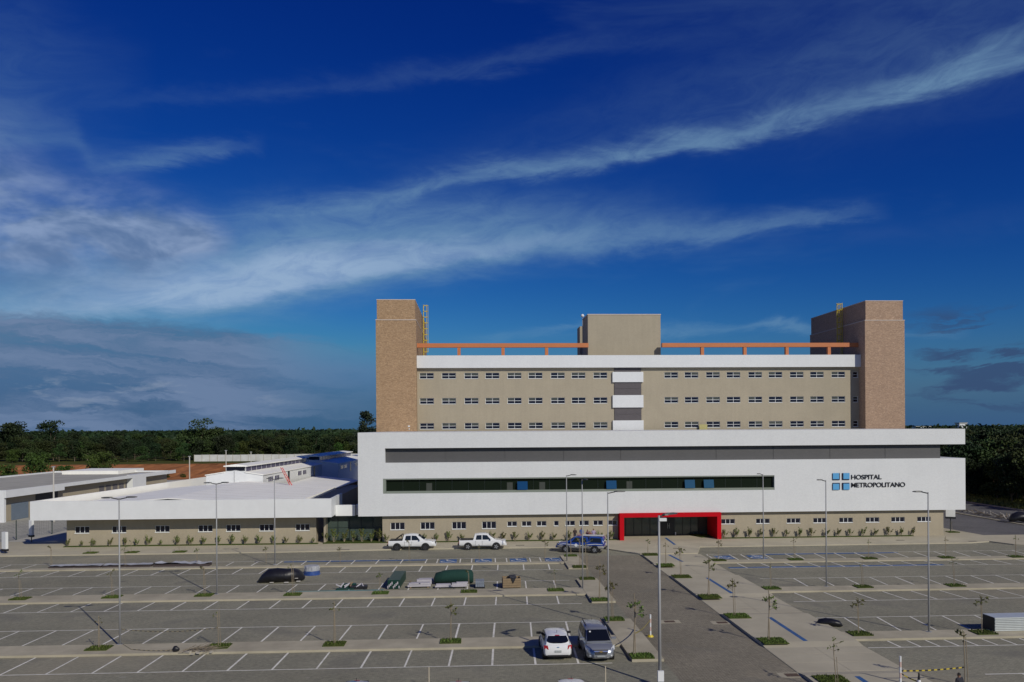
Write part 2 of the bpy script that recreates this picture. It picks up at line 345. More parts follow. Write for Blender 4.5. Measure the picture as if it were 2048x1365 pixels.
M_BROWN = mat('brown_wall_paint', (.20,.155,.115), .8, .05, 1)
M_BLACK = mat('black_plastic', (.012,.012,.014), .5)
M_SOIL = mat('red_earth', (.33,.135,.055), .95, .30, .25, .8, .6, spec=.1, stain=((.20,.085,.035), .12, .7))
M_GRASSB = mat('grass_ground', (.055,.080,.018), .95, .30, 2.0, .6, 40, spec=.1, stain=((.12,.11,.035), .8, .5))
M_VERGE = mat('verge_grass', (.075,.08,.02), .95, .3, .4, .6, 6, spec=.1, stain=((.055,.07,.015), .2, .7))
M_LAND = mat('woodland_floor', (.035,.05,.014), .95, .35, .02, spec=.1, stain=((.075,.07,.025), .012, .6))
M_ASPH = brickmat('dark_paver', (.15,.145,.145), (.118,.115,.118), (.085,.083,.083), .22, .11, .006, .9, .4, False, .25, .15, [((.15,.15,.15), .18, .55, .75, .5)], fine=.2, spec=.2)
M_LITTER = mat('worn_dirt', (.20,.175,.13), .95, .3, .5, spec=.1)

# ================================================================ ground
g_ = MB().poly([(-14000,-300,-.06),(14000,-300,-.06),(14000,20000,-.06),(-14000,20000,-.06)]).build('ground', M_LAND); struct(g_)
lot = MB().poly([(-72,25,0),(18.1,25,0),(18.1,96,0),(-72,96,0)]).build('car_park', M_PAVER); struct(lot)
lotr = MB().poly([(24.4,25,.001),(75.8,25,.001),(75.8,96,.001),(24.4,96,.001)]).build('car_park_right', M_PAVER); struct(lotr)
drive = MB().poly([(11.2,25,.006),(18.1,25,.006),(18.1,88,.006),(11.2,88,.006)]).build('driveway', M_DRIVE); struct(drive)
yard = MB().poly([(-125,94,-.03),(-13,94,-.03),(-13,250,-.03),(-125,250,-.03)]).build('service_yard', M_ROOFG); struct(yard)
roadr = MB().poly([(76.2,25,.004),(88.6,25,.004),(88.6,420,.004),(76.2,420,.004)]).build('side_road', M_ASPH); struct(roadr)
apr = MB().poly([(58.9,96,.002),(75.8,96,.002),(75.8,300,.002),(58.9,300,.002)]).build('rear_apron', M_ASPH); struct(apr)
k_ = MB().box(75.8,76.2,25,420,-.05,.13).build('road_kerb', M_CONC2); struct(k_)
k_ = MB().box(88.6,89.1,25,420,-.05,.13).build('road_kerb_far', M_CONC2); struct(k_)
v_ = MB().poly([(89.1,25,.05),(101,25,.35),(101,420,.35),(89.1,420,.05)]).build('verge', M_VERGE); struct(v_)

# painted markings ------------------------------------------------
def strip(mb, a, b, w, z):
    a = Vector((a[0],a[1])); b = Vector((b[0],b[1])); d = (b-a).normalized(); n = Vector((-d.y,d.x))*w/2
    mb.poly([(a.x-n.x,a.y-n.y,z),(b.x-n.x,b.y-n.y,z),(b.x+n.x,b.y+n.y,z),(a.x+n.x,a.y+n.y,z)])
LINE_MESH = {}
def bay_line(parent, a, b, w=.12, m=None, name='bay_line', z=.010):
    mb = MB(); strip(mb, a, b, w, z); return mb.build(name, m or M_LINE, parent)
def rows(parent, y0, y1, ref_a, ref_b, n, xr, long_y=None, jit=.02, long_w=.11, rnd=random.Random(3)):
    """bay lines between y0 and y1; ref_a = (x at y0, x at y1); ref_b = x at y1 n bays further"""
    xa0, xa1 = ref_a; sp = (ref_b - xa1) / n
    k = math.ceil((xr[0]-xa0)/sp)
    while xa0 + k*sp <= xr[1]:
        e = rnd.uniform(-jit, jit)
        bay_line(parent, (xa0+k*sp+e, y0), (xa1+k*sp+e, y1), rnd.uniform(.105,.13)); k += 1
    if long_y is not None: bay_line(parent, (xr[0]-1, long_y), (xr[1]+.1, long_y), long_w, None, 'edge_line', .0145)
gx = lambda x, y: G(x, y)[0]
Z5 = lambda a, b: G(480+a*.38086, 1060+b*.38086)
C6 = lambda a, b: G(1648+a*.1953, 1220+b*.1953)
C7 = lambda a, b: G(1380+a*.166, 1080+b*.166)
C8 = lambda a, b: G(1708+a*.166, 1080+b*.166)
XL = -66
rows(lot, 47.75, 51.35, (gx(984,1331.3), gx(985.9,1297.1)), gx(410.6,1309), -7, (-36, 8.0), 47.75)
rows(lot, 58.2, 53.75, (gx(989.8,1245.4), gx(986.9,1279)), gx(517.5,1287.8), -6, (-42, 8.6), 58.2)
rows(lot, 64.1, 67.2, (gx(991.1,1210.4), gx(992.3,1192.2)), Z5(540,365)[0], -5, (-46, 8.4), 64.1)
rows(lot, 74.0, 70.1, (gx(994.4,1162.8), gx(993.6,1180.5)), gx(357.9*0+993.6,1180.5)-2.55*5, -5, (-52, 8.6), 74.0)
rows(lot, 79.75, 83.0, (gx(995.4,1141.6), gx(996.3,1130.9)), gx(996.3,1130.9)-2.55*5, -5, (-58, 8.6), 79.75)
x6 = [Z5(q,170)[0] for q in (975,848,720,595,470,350,230)]
rows(lot, 84.1, 87.2, (x6[0]-.05, x6[0]+.05), x6[0]+.05-2.52*6, -6, (-62, x6[0]+.3), None)
bay_line(lot, (-62,87.25), (8.9,87.25), .1, None, 'edge_line', .0145)
for q in (1035,1155,1215,1340,1400,1525,1580,1690):
    X = Z5(q,165)[0]; bay_line(lot, (X,84.1), (X+.05,87.2))
bay_line(lot, (x6[6],86.75), (x6[0],86.75), .62, M_BLUEL, 'blue_band', .007)
rows(lotr, 58.0, 53.5, (gx(1688,1235.6), gx(1738.8,1267.4)), gx(1738.8,1267.4)+(C6(1560,65)[0]-gx(1688,1235.6)), 4, (25.2, 60), 57.95)
rows(lotr, 63.5, 66.9, (C8(640,722)[0], C8(350,627)[0]), C8(1755,608)[0], 4, (26.2, 66), 63.5)
rows(lotr, 73.3, 69.0, (C8(200,455)[0], C8(430,556)[0]), C8(430,556)[0]+C8(1740,438)[0]-C8(200,455)[0], 5, (27.0, 68), 73.3)
rows(lotr, 79.0, 81.7, (C7(690,340)[0], C7(555,280)[0]), C7(1705,272)[0], 4, (26.0, 69), 78.95)
rows(lotr, 87.7, 83.5, (C8(240,152)[0], C8(420,222)[0]), C8(420,222)[0]+C8(1660,130)[0]-C8(240,152)[0], 6, (33.4, 69), None)
bay_line(lotr, (25.3,87.75), (66,87.75), .1, None, 'edge_line', .0145)
rows(lotr, 49.95, 51.45, (C6(580,383)[0], C6(445,318)[0]), C6(1430,308)[0], 5, (25.5, 52), 49.9)
rows(lotr, 44.1, 39.6, (C6(1130,677)[0], C6(1130,677)[0]+.15), C6(1820,668)[0]+.15, 3, (29.3, 45), 44.15)
bay_line(lotr, (C7(900,172)[0],87.3), (C8(500,148)[0],87.3), .6, M_BLUEL, 'blue_band', .007)
bay_line(lotr, (25.0,79.35), (C8(1080,300)[0],79.35), .6, M_BLUEL, 'blue_band', .007)
for a, b in (((200,180),(310,250)),((470,178),(600,250)),((610,178),(735,252)),((900,180),(1020,245)),((1145,170),(1290,235))):
    bay_line(lotr, C7(*a), C7(*b))
for x0, n_ in ((25.0,4),(29.9,5)):                     # hatched access strips
    for i in range(n_):
        y = 84.0+i*.8; bay_line(lotr, (x0, y), (x0+1.25, y+.55), .09)
# access bays with the wheelchair sign
def wheelchair(parent, cx, cy, w, d):
    b_ = MB().poly([(cx-w/2,cy-d/2,.008),(cx+w/2,cy-d/2,.008),(cx+w/2,cy+d/2,.008),(cx-w/2,cy+d/2,.008)]).build('blue_square', M_BLUEL, parent)
    m = MB(); k = d*.42; z = .013
    pts = lambda l: [(cx+x*k*1.15, cy+y*k) for x, y in l]
    arc = pts([(-.15+.52*math.cos(t), -.38+.46*math.sin(t)) for t in [R(110+i*22) for i in range(12)]])
    body = pts([(-.12,.55),(-.10,.02),(.36,.0),(.62,-.62),(.85,-.55)]); arm = pts([(-.11,.30),(.28,.26)])
    for l in (arc, body, arm):
        for a, b in zip(l, l[1:]): strip(m, a, b, .13, z)
    hd = pts([(-.13+.15*math.cos(t), .80+.15*math.sin(t)) for t in [i*math.pi/4 for i in range(8)]])
    m.poly([(x,y,z) for x,y in hd]); m.build('wheelchair_symbol', M_LINE, b_)
for q in (1095,1278,1462,1645):
    X = Z5(q,160)[0]; wheelchair(lot, X, 85.75, 1.75, 2.3)
for a in ((385,200),(785,198)):
    X, Y = C7(*a); wheelchair(lotr, X, 85.7, 1.75, 2.3)

# islands, planters, pavements ------------------------------------
def slab(name, pts, z1, m=M_CONC2, z0=-.04):
    return struct(MB().prism(pts, z0, z1).build(name, m))
isl = {}
isl['a'] = slab('island', [(-60,51.4),(9.3,51.4),(9.3,53.7),(-60,53.7)], .14)
isl['b'] = slab('island_second', [(-66,67.3),(9.3,67.3),(9.3,70.0),(-66,70.0)], .14)
isl['c'] = slab('island_third', [(-70,83.05),(9.3,83.05),(9.3,84.0),(-70,84.0)], .12)
isl['pa'] = slab('planter_strip', [(9.3,47.9),(11.2,47.9),(11.2,58.2),(9.3,58.2)], .155)
isl['pb'] = slab('planter_strip_second', [(9.3,64.2),(11.2,64.2),(11.2,74.0),(9.3,74.0)], .155)
isl['pc'] = slab('planter_strip_third', [(9.3,79.8),(11.2,79.8),(11.2,87.6),(9.3,87.6)], .155)
isl['ra'] = slab('island_right', [(24.4,51.55),(72,51.55),(72,53.45),(24.4,53.45)], .14)
isl['rb'] = slab('island_right_second', [(24.4,67.0),(74,67.0),(74,68.9),(24.4,68.9)], .14)
isl['rc'] = slab('island_right_third', [(24.4,81.8),(75,81.8),(75,83.4),(24.4,83.4)], .12)
front = slab('front_pavement', [(-72,93.0),(-22,93.3),(-7,94.2),(12.5,94.2),(14.5,93.2),(18.1,88.2),(24.4,88.2),(26,93.0),(58,93.3),(61,94.2),(62.2,91.5),(70,85),(75.8,85),(75.8,99.4),(63.6,99.4),(62.8,107.5),(58.6,108),(58.6,104.6),(-72,104.6)], .13, M_CONC)
walk = slab('walkway', [(18.1,25),(24.4,25),(24.4,88.19),(18.1,88.19)], .03, M_CONC)
rs = random.Random(5)
def ramp_slab(y0, y1, name):
    """raised crossing: kerb face towards the drive, ramps at both ends"""
    rings = []
    for y, z in ((y0-.9,.034),(y0,.17),(y1,.17),(y1+.9,.034)):
        rings.append([(18.12,y,-.02),(24.38,y,-.02),(24.38,y,z),(18.12,y,z)])
    return MB().loft(rings).build(name, M_CONC, walk)
segs = [(38,44.2),(51.1,58.8),(66.2,74.4),(82.2,87.2)]
for i, (a, b) in enumerate(segs):
    n_ = 3; L_ = (b-a)/n_
    ramp_slab(a, b, 'raised_slab')
# single concrete slabs in the flush stretches
for a, b in ((45.2,50.1),(59.8,65.2),(75.4,81.2)):
    y = a
    while y < b-1.2:
        for x0, x1 in ((18.14,21.2),(21.22,24.36)):
            zt = .036+rs.uniform(0,.004)
            MB().box(x0,x1,y,y+1.78,.0,zt).build('slab', M_CONC, walk)
        y += 1.80
for (a, b) in (((1414,1156),(1475,1194)),((1338,1110),(1376,1131)),((1539,1235),(1614,1284)),((1714,1353),(1752,1378))):
    ya, yb_ = G(*a,.17)[1], G(*b,.17)[1]; sg = min(segs, key=lambda q: abs(q[0]+q[1]-ya-yb_))
    bay_line(walk, (G(*a,.17)[0], min(ya,sg[1]-.1)), (G(*b,.17)[0], max(yb_,sg[0]+.1)), .30, M_BLUEL, 'blue_guide_strip', .174)
bay_line(front, G(1331,1076,.13), G(1350,1090,.13), .30, M_BLUEL, 'blue_guide_strip', .136)
# drain boxes in the drive
for (x, y) in ((1339,1244),(1444,1246),(1245,1248),(1584,1351)):
    X, Y = G(x, y)
    d_ = MB().box(X-.75,X+.75,Y-.45,Y+.45,-.02,.016).build('drain_frame', M_CONC2, drive)
    MB().box(X-.38,X+.38,Y-.28,Y+.28,-.02,.022).build('drain_grate', mat('rusty_grate', (.10,.065,.045), .9, .3, 6), d_)
for (x, y) in ((690,1100),(1040,1091),(1800,1081),(1945,1083),(1355,1097)):
    X, Y = G(x, y, .13); MB().box(X-.5,X+.5,Y-.2,Y+.2,.0,.136).build('inspection_cover', mat('dark_cover', (.07,.06,.05), .9, .3, 6), front)
# worn sandy film on the kerbs

# ================================================================ buildings
YG, YB = 99.8, 99.25
def wall_open(mb, x0, x1, z0, z1, Y, ops, depth, thick):
    """front sheet at Y with rectangular openings (x0,x1,z0,z1), reveals of the given depth, rim of the given thickness"""
    xs = sorted({x0,x1} | {v for o in ops for v in o[:2]}); zs = sorted({z0,z1} | {v for o in ops for v in o[2:]})
    for i in range(len(xs)-1):
        run = None
        for j in range(len(zs)-1):
            cx, cz = (xs[i]+xs[i+1])/2, (zs[j]+zs[j+1])/2
            if any(o[0] < cx < o[1] and o[2] < cz < o[3] for o in ops):
                if run is not None: mb.quad((xs[i],Y,run),(xs[i+1],Y,run),(xs[i+1],Y,zs[j]),(xs[i],Y,zs[j])); run = None
            elif run is None: run = zs[j]
        if run is not None: mb.quad((xs[i],Y,run),(xs[i+1],Y,run),(xs[i+1],Y,z1),(xs[i],Y,z1))
    for a,b,c,d in ops:
        D = Y+depth
        mb.quad((a,Y,c),(a,D,c),(b,D,c),(b,Y,c)); mb.quad((a,Y,d),(b,Y,d),(b,D,d),(a,D,d))
        mb.quad((a,Y,c),(a,Y,d),(a,D,d),(a,D,c)); mb.quad((b,Y,c),(b,D,c),(b,D,d),(b,Y,d))
    D = Y+thick
    mb.quad((x0,Y,z0),(x0,Y,z1),(x0,D,z1),(x0,D,z0)); mb.quad((x1,Y,z0),(x1,D,z0),(x1,D,z1),(x1,Y,z1))
    mb.quad((x0,Y,z1),(x1,Y,z1),(x1,D,z1),(x0,D,z1)); mb.quad((x0,Y,z0),(x0,D,z0),(x1,D,z0),(x1,Y,z0))
    return mb
WM = {}
def window(parent, base, x0, x1, z0, z1, Y, cols, rws, rnd, sill=True, blind=.0, fw=.055):
    """white frame with mullions as the part, each pane a sub-part; meshes shared by size"""
    w, h = round(x1-x0,2), round(z1-z0,2); key = (w,h,cols,rws)
    if key not in WM:
        f = MB(); a, b = -w/2, w/2
        f.box(a,a+fw,0,.06,0,h); f.box(b-fw,b,0,.06,0,h); f.box(a+fw,b-fw,0,.06,h-fw,h); f.box(a+fw,b-fw,0,.06,0,fw)
        iw, ih = w-2*fw, h-2*fw; mw = .060
        for i in range(1,cols): x = a+fw+iw*i/cols; f.box(x-mw/2,x+mw/2,-.004,.056,fw,h-fw)
        for j in range(1,rws): z = fw+ih*j/rws; f.box(a+fw,b-fw,.004,.05,z-.032,z+.032)
        if sill: f.box(a-.03,b+.01,-.15,.0,-.04,.03)
        pm = []
        for j in range(rws):
            for i in range(cols):
                px = a+fw+iw*(i+.5)/cols; pz = fw+ih*(j+.5)/rws; pw, ph = iw/cols-.05, ih/rws-.05
                pm.append((px,pz,MB().box(-pw/2,pw/2,.022,.034,-ph/2,ph/2)))
        WM[key] = (f.mesh('window', M_FRAME), [(px,pz,{g: q.mesh('pane', g) for g in (M_GLASS,M_GLASS2)},j) for k,(px,pz,q) in enumerate(pm) for j in (k//cols,)])
    fm, panes = WM[key]
    o = put('window', fm, parent, ((x0+x1)/2-base[0], Y-base[1], z0-base[2]))
    for px,pz,ms,j in panes:
        g = M_GLASS2 if (j == rws-1 and rnd.random() < blind) else M_GLASS
        put('pane', ms[g], o, (px,0,pz))
    return o
rw = random.Random(11)
HB = (23.7, 99.8, 0.0)
hosp = thing('hospital_building', 'white and beige hospital block with two stone-clad corner towers and red portal', 'hospital', HB, world=True)
pX = lambda x, Y=YG: P(x, 1050, Y)[0]
# ground floor -----------------------------------------------------
def gw(xs, w, z0, z1, cols):
    return [(pX(x)-w/2, pX(x)+w/2, z0, z1, cols) for x in xs]
gl = gw([795,855,918,978],1.70,1.62,2.50,3) + gw([1024,1053,1083],1.18,1.86,2.48,2) + gw([1112.5],.58,1.86,2.48,1) + gw([1140,1168,1196,1225],1.18,1.86,2.48,2)
gr = gw([1456,1525.6,1587,1640,1692,1745,1796,1848],1.72,1.84,2.46,3)
for (a, b, ops) in ((-10.95,17.75,gl),(30.30,58.73,gr)):
    mb = wall_open(MB(), a, b, 0, 3.35, YG, [o[:4] for o in ops], .16, .3); mb.build('ground_floor_wall', M_BEIGE, hosp)
    for x0,x1,z0,z1,c in ops: window(hosp, HB, x0, x1, z0, z1, YG+.09, c, 1, rw)
MB().box(-10.9,17.9,YG+.3,139,0,3.34).build('ground_floor_core', M_BEIGE, hosp)
MB().box(30.2,58.7,YG+.3,139,0,3.34).build('ground_floor_core', M_BEIGE, hosp)
# red portal and its glazed lobby
por = MB().box(17.78,18.30,98.75,99.9,0,2.90).box(29.76,30.26,98.75,103.0,0,2.90).box(17.78,30.26,98.75,99.9,2.90,3.40).build('entrance_portal', M_RED, hosp)
MB().box(18.0,30.0,99.91,103.6,2.95,3.34).build('portal_soffit', M_WHITEP, hosp)
MB().box(17.9,18.25,100.12,103.2,0,2.95).build('lobby_side_wall', M_BROWN, hosp)
gx0, gx1 = 18.26, 29.74
lob = MB()
for k in range(12):
    x = gx0+(gx1-gx0)*k/11; lob.box(x-.04,x+.04,103.14,103.22,.13,2.94)
lob.box(gx0,gx1,103.15,103.21,1.55,1.62); lob.box(gx0,gx1,103.13,103.23,.1,.18)
lobf = lob.build('lobby_glazing_frame', M_DFRAME, hosp)
for k in range(11):
    a = gx0+(gx1-gx0)*k/11+.05; b = gx0+(gx1-gx0)*(k+1)/11-.05
    if 23.2 < (a+b)/2 < 25.6: continue
    for z0, z1 in ((.18,1.55),(1.62,2.94)):
        MB().box(a,b,103.17,103.19,z0,z1).build('pane', M_GLASSG, lobf, off=HB)
door = MB().box(23.55,25.5,102.95,103.1,.13,2.75).build('entrance_door', mat('dark_door', (.012,.012,.016), .3), hosp)
hl = MB(); hl.box(24.62,24.68,102.93,102.948,1.0,1.65).box(24.86,24.92,102.93,102.948,1.0,1.65).box(24.68,24.86,102.93,102.948,1.30,1.36)
hl.build('door_emblem', mat('pale_decal', (.30,.32,.32), .6), door, off=HB)
for x in (23.45,25.6): MB().box(x-.06,x+.06,102.7,102.82,.13,.55).build('bollard_post', M_WHITEP, hosp)
MB().prism([(27.3,103.1),(28.3,100.4),(29.74,100.4),(29.74,103.1)],.1,.22).build('lobby_grass_bed', M_GRASSB, hosp)
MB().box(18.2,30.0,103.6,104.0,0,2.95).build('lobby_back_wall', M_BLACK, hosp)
# projecting white block -------------------------------------------
BX0, BX1, BZ0, BZ1, BZ2, BZ3 = -13.77, 61.25, 3.35, 9.76, 11.50, 13.42
lw = (-10.80, 37.08, 6.05, 7.85)
wall_open(MB(), BX0, BX1, BZ0, BZ1, YB, [lw], .55, .7).build('white_block_front', M_WHITE, hosp)
MB().box(BX0+.003,BX1-.003,YB+.7,139,BZ0+.003,BZ1-.003).build('white_block_core', M_WHITE, hosp)
MB().box(BX0,BX1,YB,139,BZ2,BZ3).build('white_upper_beam', M_WHITE, hosp)
MB().box(BX0,-10.53,YB,139,BZ1,BZ2).build('white_block_end', M_WHITE, hosp)
gs = MB().box(-10.53,58.42,YB+.66,138.5,BZ1,BZ2).build('grey_recess_wall', M_GREYP, hosp)
xs_ = [-10.5]+[P(x,910,YB)[0] for x in (891,1010,1128,1243,1435,1550,1664,1775)]+[58.41]
for a, b in zip(xs_, xs_[1:]):
    MB().box(a+.03,b-.03,YB+.62,YB+.655,BZ1+.01,BZ2-.01).build('panel', M_GREYP, gs, off=HB)
# long window strip
sf = MB(); a,b,c,d = lw
sf.box(a,a+.35,YB+.06,YB+.5,c,d).box(a+.35,b-.05,YB+.02,YB+.5,c,c+.28).box(a+.35,b,YB+.06,YB+.5,d-.14,d).box(b-.06,b,YB+.1,YB+.5,c,d-.14)
strip_f = sf.build('strip_window', M_GFRAME, hosp)
rg = random.Random(4); n_ = 24
opened = [P(x,970,YB)[0] for x in (1045,1223,1380,1418)]
for k in range(n_):
    x0 = a+.38+(b-a-.46)*k/n_; x1 = a+.38+(b-a-.46)*(k+1)/n_
    MB().box(x0-.02,x0+.02,YB+.40,YB+.46,c+.28,d-.14).build('mullion', M_DFRAME, strip_f, off=HB)
    MB().box(x0+.03,x1-.03,YB+.42,YB+.435,c+.285,d-.145).build('pane', M_GLASSD, strip_f, off=HB)
for X in opened:                                     # hopper sashes standing open
    s_ = MB().box(-.62,.62,0,.03,0,1.02).mesh('open_sash', mat('sky_reflecting_glass', (.62,.50,.36), .05, metal=1.0), smooth=False)
    put('open_sash', s_, strip_f, (X-HB[0], YB-.06-HB[1], c+.32), rot=(R(-11) if X < 34 else R(-7),0,0))
for x in (858,1020,1085,1260):                       # columns behind the glass
    X = P(x,970,YB)[0]; MB().box(X-.35,X+.35,YB+.405,YB+.418,c+.285,d-.6).build('pane_blind', M_GLASS2, strip_f, off=HB)
# upper floors, set well back on the podium ---------------------------
YU, YT = 140.3, 138.0  # upper-floor, tower and roof coordinates scaled up about the camera from a nearer plane
UX0, UX1 = -9.39, 67.67
rowsz = [(22.35,23.36),(18.04,19.07),(13.77,14.80)]
uw = []
for ri, (z0, z1) in enumerate(rowsz):
    for x in (853.5,897.8,942.8,984.8,1029,1071,1115.7,1157,1200.7,1342.4,1383,1426,1467,1510.5,1551,1593.6,1634,1676.7):
        X = P(x,800,YU)[0]; uw.append((X-1.2,X+1.2,z0,z1,2))
    X = P(1711,800,YU)[0]; uw.append((X-.43,X+.43,z0,z1,1))
wall_open(MB(), UX0, UX1, 12.6, 26.19, YU, [o[:4] for o in uw], .20, .35).build('upper_wall', M_BEIGE, hosp)
MB().box(UX0+.003,UX1-.003,YU+.35,158,0,26.12).build('upper_core', M_BEIGE, hosp)
for x0,x1,z0,z1,c in uw: window(hosp, HB, x0, x1, z0, z1, YU+.09, c, 2, rw, blind=.4, fw=.06)
MB().box(UX0-.02,P(1722,720,YU-.73)[0],YU-.73,YU+.5,24.16,26.27).build('white_parapet_band', M_WHITE, hosp)
for za, zb in ((21.66,23.42),(17.29,19.42),(13.00,15.07)):
    MB().box(24.11,29.44,YU-.35,YU-.002,za,zb).build('white_bay_panel', M_WHITE, hosp)
for za, zb in ((19.43,20.54),(20.57,21.65),(15.08,16.13),(16.16,17.28),(23.43,24.16)):
    MB().box(24.46,29.12,YU-.13,YU-.003,za,zb).build('dark_panel', M_DARKP, hosp)
MB().box(*[P(1398,855,YU-.3)[0],P(1414,855,YU-.3)[0]],YU-.5,YU-.35,13.0,14.3).build('yellow_machine_box', mat('faded_yellow', (.44,.40,.17), .8, .2, 3), hosp)
def tower(x0, x1, cx0, cx1, back, m, name, cz, tz):
    t_ = MB().box(x0,x1,YT,back,0,cz).build(name, m, hosp)
    MB().box(x0-.05,x1+.05,YT-.05,back+.05,cz,cz+.13).build('ledge', M_COPING, t_, off=HB)
    MB().box(cx0,cx1,YT+.16,back-.13,cz+.13,tz).build('tower_top', m, t_, off=HB)
    MB().box(cx0-.04,cx1+.04,YT+.12,back-.09,tz,tz+.12).build('coping', M_COPING, t_, off=HB)
    return t_
tl = tower(-16.05,-9.36,-15.88,-9.50,170.0,M_STONE,'left_tower',32.05,35.45)
tr = tower(67.56,74.53,67.75,74.33,161.0,M_STONE2,'right_tower',31.98,35.35)
MB().box(-10.79,-10.46,YT-.08,YT-.002,14.20,14.40).build('wall_lamp', M_WHITEP, tl, off=HB)
MB().box(-10.66,-10.52,YT-.07,YT-.002,13.73,13.93).build('wall_lamp', M_WHITEP, tl, off=HB)
# stair box on the roof, antenna dome
MB().box(20.18,32.97,142.0,148.5,26.0,33.51).build('roof_stair_box', M_BEIGE, hosp)
MB().box(20.11,33.03,141.93,148.57,33.51,33.65).build('roof_box_coping', M_COPING, hosp)
X = P(1160,700,154)[0]; MB().box(X,X+6,154,157.9,26.0,P(1160,653,154)[1]).build('roof_lift_box', M_BEIGE, hosp)
X, Z = P(1165,632,150); dm = MB().cyl((X,150,26.0),(X,150,Z-.25),.05,.05,6)
dmo = dm.build('antenna_mast', M_STEEL, hosp)
bs = bmesh.new(); bmesh.ops.create_icosphere(bs, subdivisions=2, radius=.32, matrix=Matrix.Translation((X-HB[0],150-HB[1],Z)))
me = bpy.data.meshes.new('antenna_dome'); bs.to_mesh(me); bs.free(); me.materials.append(M_WHITEP); put('antenna_dome', me, dmo)
# orange roof beams
for a, b, posts in ((UX0+.03,20.05,(918,1006,1093)),(32.87,67.93,(1404,1489,1573,1657))):
    bm_ = MB().box(a,b,140.4,141.2,27.72,28.43).build('orange_roof_beam', M_ORANGE, hosp)
    for x in posts:
        X = P(x,702,140.8)[0]; MB().box(X-.27,X+.27,140.46,141.1,26.0,27.72-.002).build('beam_post', M_ORANGE, bm_, off=HB)
# yellow caged ladders
def ladder(x, y, z0, z1, side, par):
    m = MB()
    for yy in (y-.3,y+.3): m.cyl((x,yy,z0),(x,yy,z1),.06,.06,5)
    z = z0+.3
    while z < z1: m.cyl((x,y-.3,z),(x,y+.3,z),.035,.035,4); z += .5
    z = z0+2.2
    while z < z1+.01:
        arc = [(x+side*.85*math.sin(t), y+.45*math.cos(t), z) for t in [math.pi*i/6 for i in range(7)]]
        m.tube(arc, .045, 4); z += 1.1
    for t in (.25,.5,.75): m.cyl((x+side*.85*math.sin(math.pi*t), y+.45*math.cos(math.pi*t), z0+2.2),(x+side*.85*math.sin(math.pi*t), y+.45*math.cos(math.pi*t), z1),.045,.045,4)
    return m.build('ladder', M_YELLOW, par, off=HB)
ladder(-9.36+.22, 156.0, 26.2, 37.3, 1, tl)
ladder(67.56-.22, 146.5, 26.2, 36.3, -1, tr)
# sign -------------------------------------------------------------
sgn = thing('hospital_sign', 'black HOSPITAL METROPOLITANO lettering with four light blue squares on the white wall', 'sign', (44.37,YB,5.9), world=True)
M_LB = mat('light_blue_sign', (.10,.36,.66), .45); M_NB = mat('navy_sign_edge', (.004,.006,.035), .5); M_LET = mat('black_letter', (.006,.006,.012), .5)
for i, (x0, z0) in enumerate(((44.37,7.20),(45.57,7.20),(44.37,6.00),(45.57,6.00))):
    q = MB().box(x0,x0+.89,YB-.10,YB-.004,z0,z0+.84).build('logo_square', M_NB, sgn)
    dx_ = 0.0 if x0 < 45 else .12; dz_ = .11 if z0 > 7 else 0.0
    MB().box(x0+dx_-.003,x0+dx_+.773,YB-.14,YB-.104,z0+dz_-.003,z0+dz_+.733).build('blue_face', M_LB, q, off=(44.37,YB,5.9))
def text(body, x, z, width, height, name):
    cu = bpy.data.curves.new(name, 'FONT'); cu.body = body; cu.size = 1.0; cu.extrude = .02; cu.offset = .011; cu.space_character = .97
    to = bpy.data.objects.new(name, cu); COL.objects.link(to)
    bpy.context.view_layer.update()
    m = bpy.data.meshes.new_from_object(to.evaluated_get(bpy.context.evaluated_depsgraph_get()))
    bpy.data.objects.remove(to)
    xs = [v.co.x for v in m.vertices]; ys = [v.co.y for v in m.vertices]
    sx = width/(max(xs)-min(xs)); sy = height/(max(ys)-min(ys)); x0_, y0_ = min(xs), min(ys)
    for v in m.vertices: v.co = ((v.co.x-x0_)*sx, -v.co.z*1.6, (v.co.y-y0_)*sy)
    m.flip_normals() if False else None
    m.materials.clear(); m.materials.append(M_LET); m.update()
    return put(name, m, sgn, (x-44.37, -.045, z-5.9))
text('HOSPITAL', 46.72, 7.24, 3.83, .58, 'lettering')
text('METROPOLITANO', 46.72, 6.26, 6.82, .58, 'lettering')

# ---------------------------------------------------------------- low wing
WB = (-34.0, YG, 0.0)
wing = thing('low_wing', 'long single-storey wing with deep white fascia over seven windows left of the hospital', 'building', WB, world=True)
ww = gw([164,238,324.5,410.6,466.5,533,605],1.70,1.66,2.48,3)
wall_open(MB(), -48.2, -18.9, 0, 5.0, YG, [o[:4] for o in ww], .16, .3).build('wing_wall', M_BEIGE, wing)
for x0,x1,z0,z1,c in ww: window(wing, WB, x0, x1, z0, z1, YG+.09, c, 1, rw)
MB().box(-48.15,-18.95,YG+.3,140,0,4.4).build('wing_core', M_BEIGE, wing)
MB().box(-51.43,-16.72,97.9,98.12,3.45,5.66).build('white_fascia', M_WHITEP, wing)
MB().box(-51.42,-16.73,98.12,99.7,3.47,3.62).build('fascia_soffit', M_WHITEP, wing)
# side parapet running back, seen from above
MB().prism([(-51.43,98.12),(-51.2,98.12),(-46.6,147),(-46.85,147)],3.5,5.66).build('side_parapet', M_WHITES, wing)
MB().box(-18.0,-17.75,99.9,101.2,0,4.4).build('wing_return', M_BEIGE, wing)
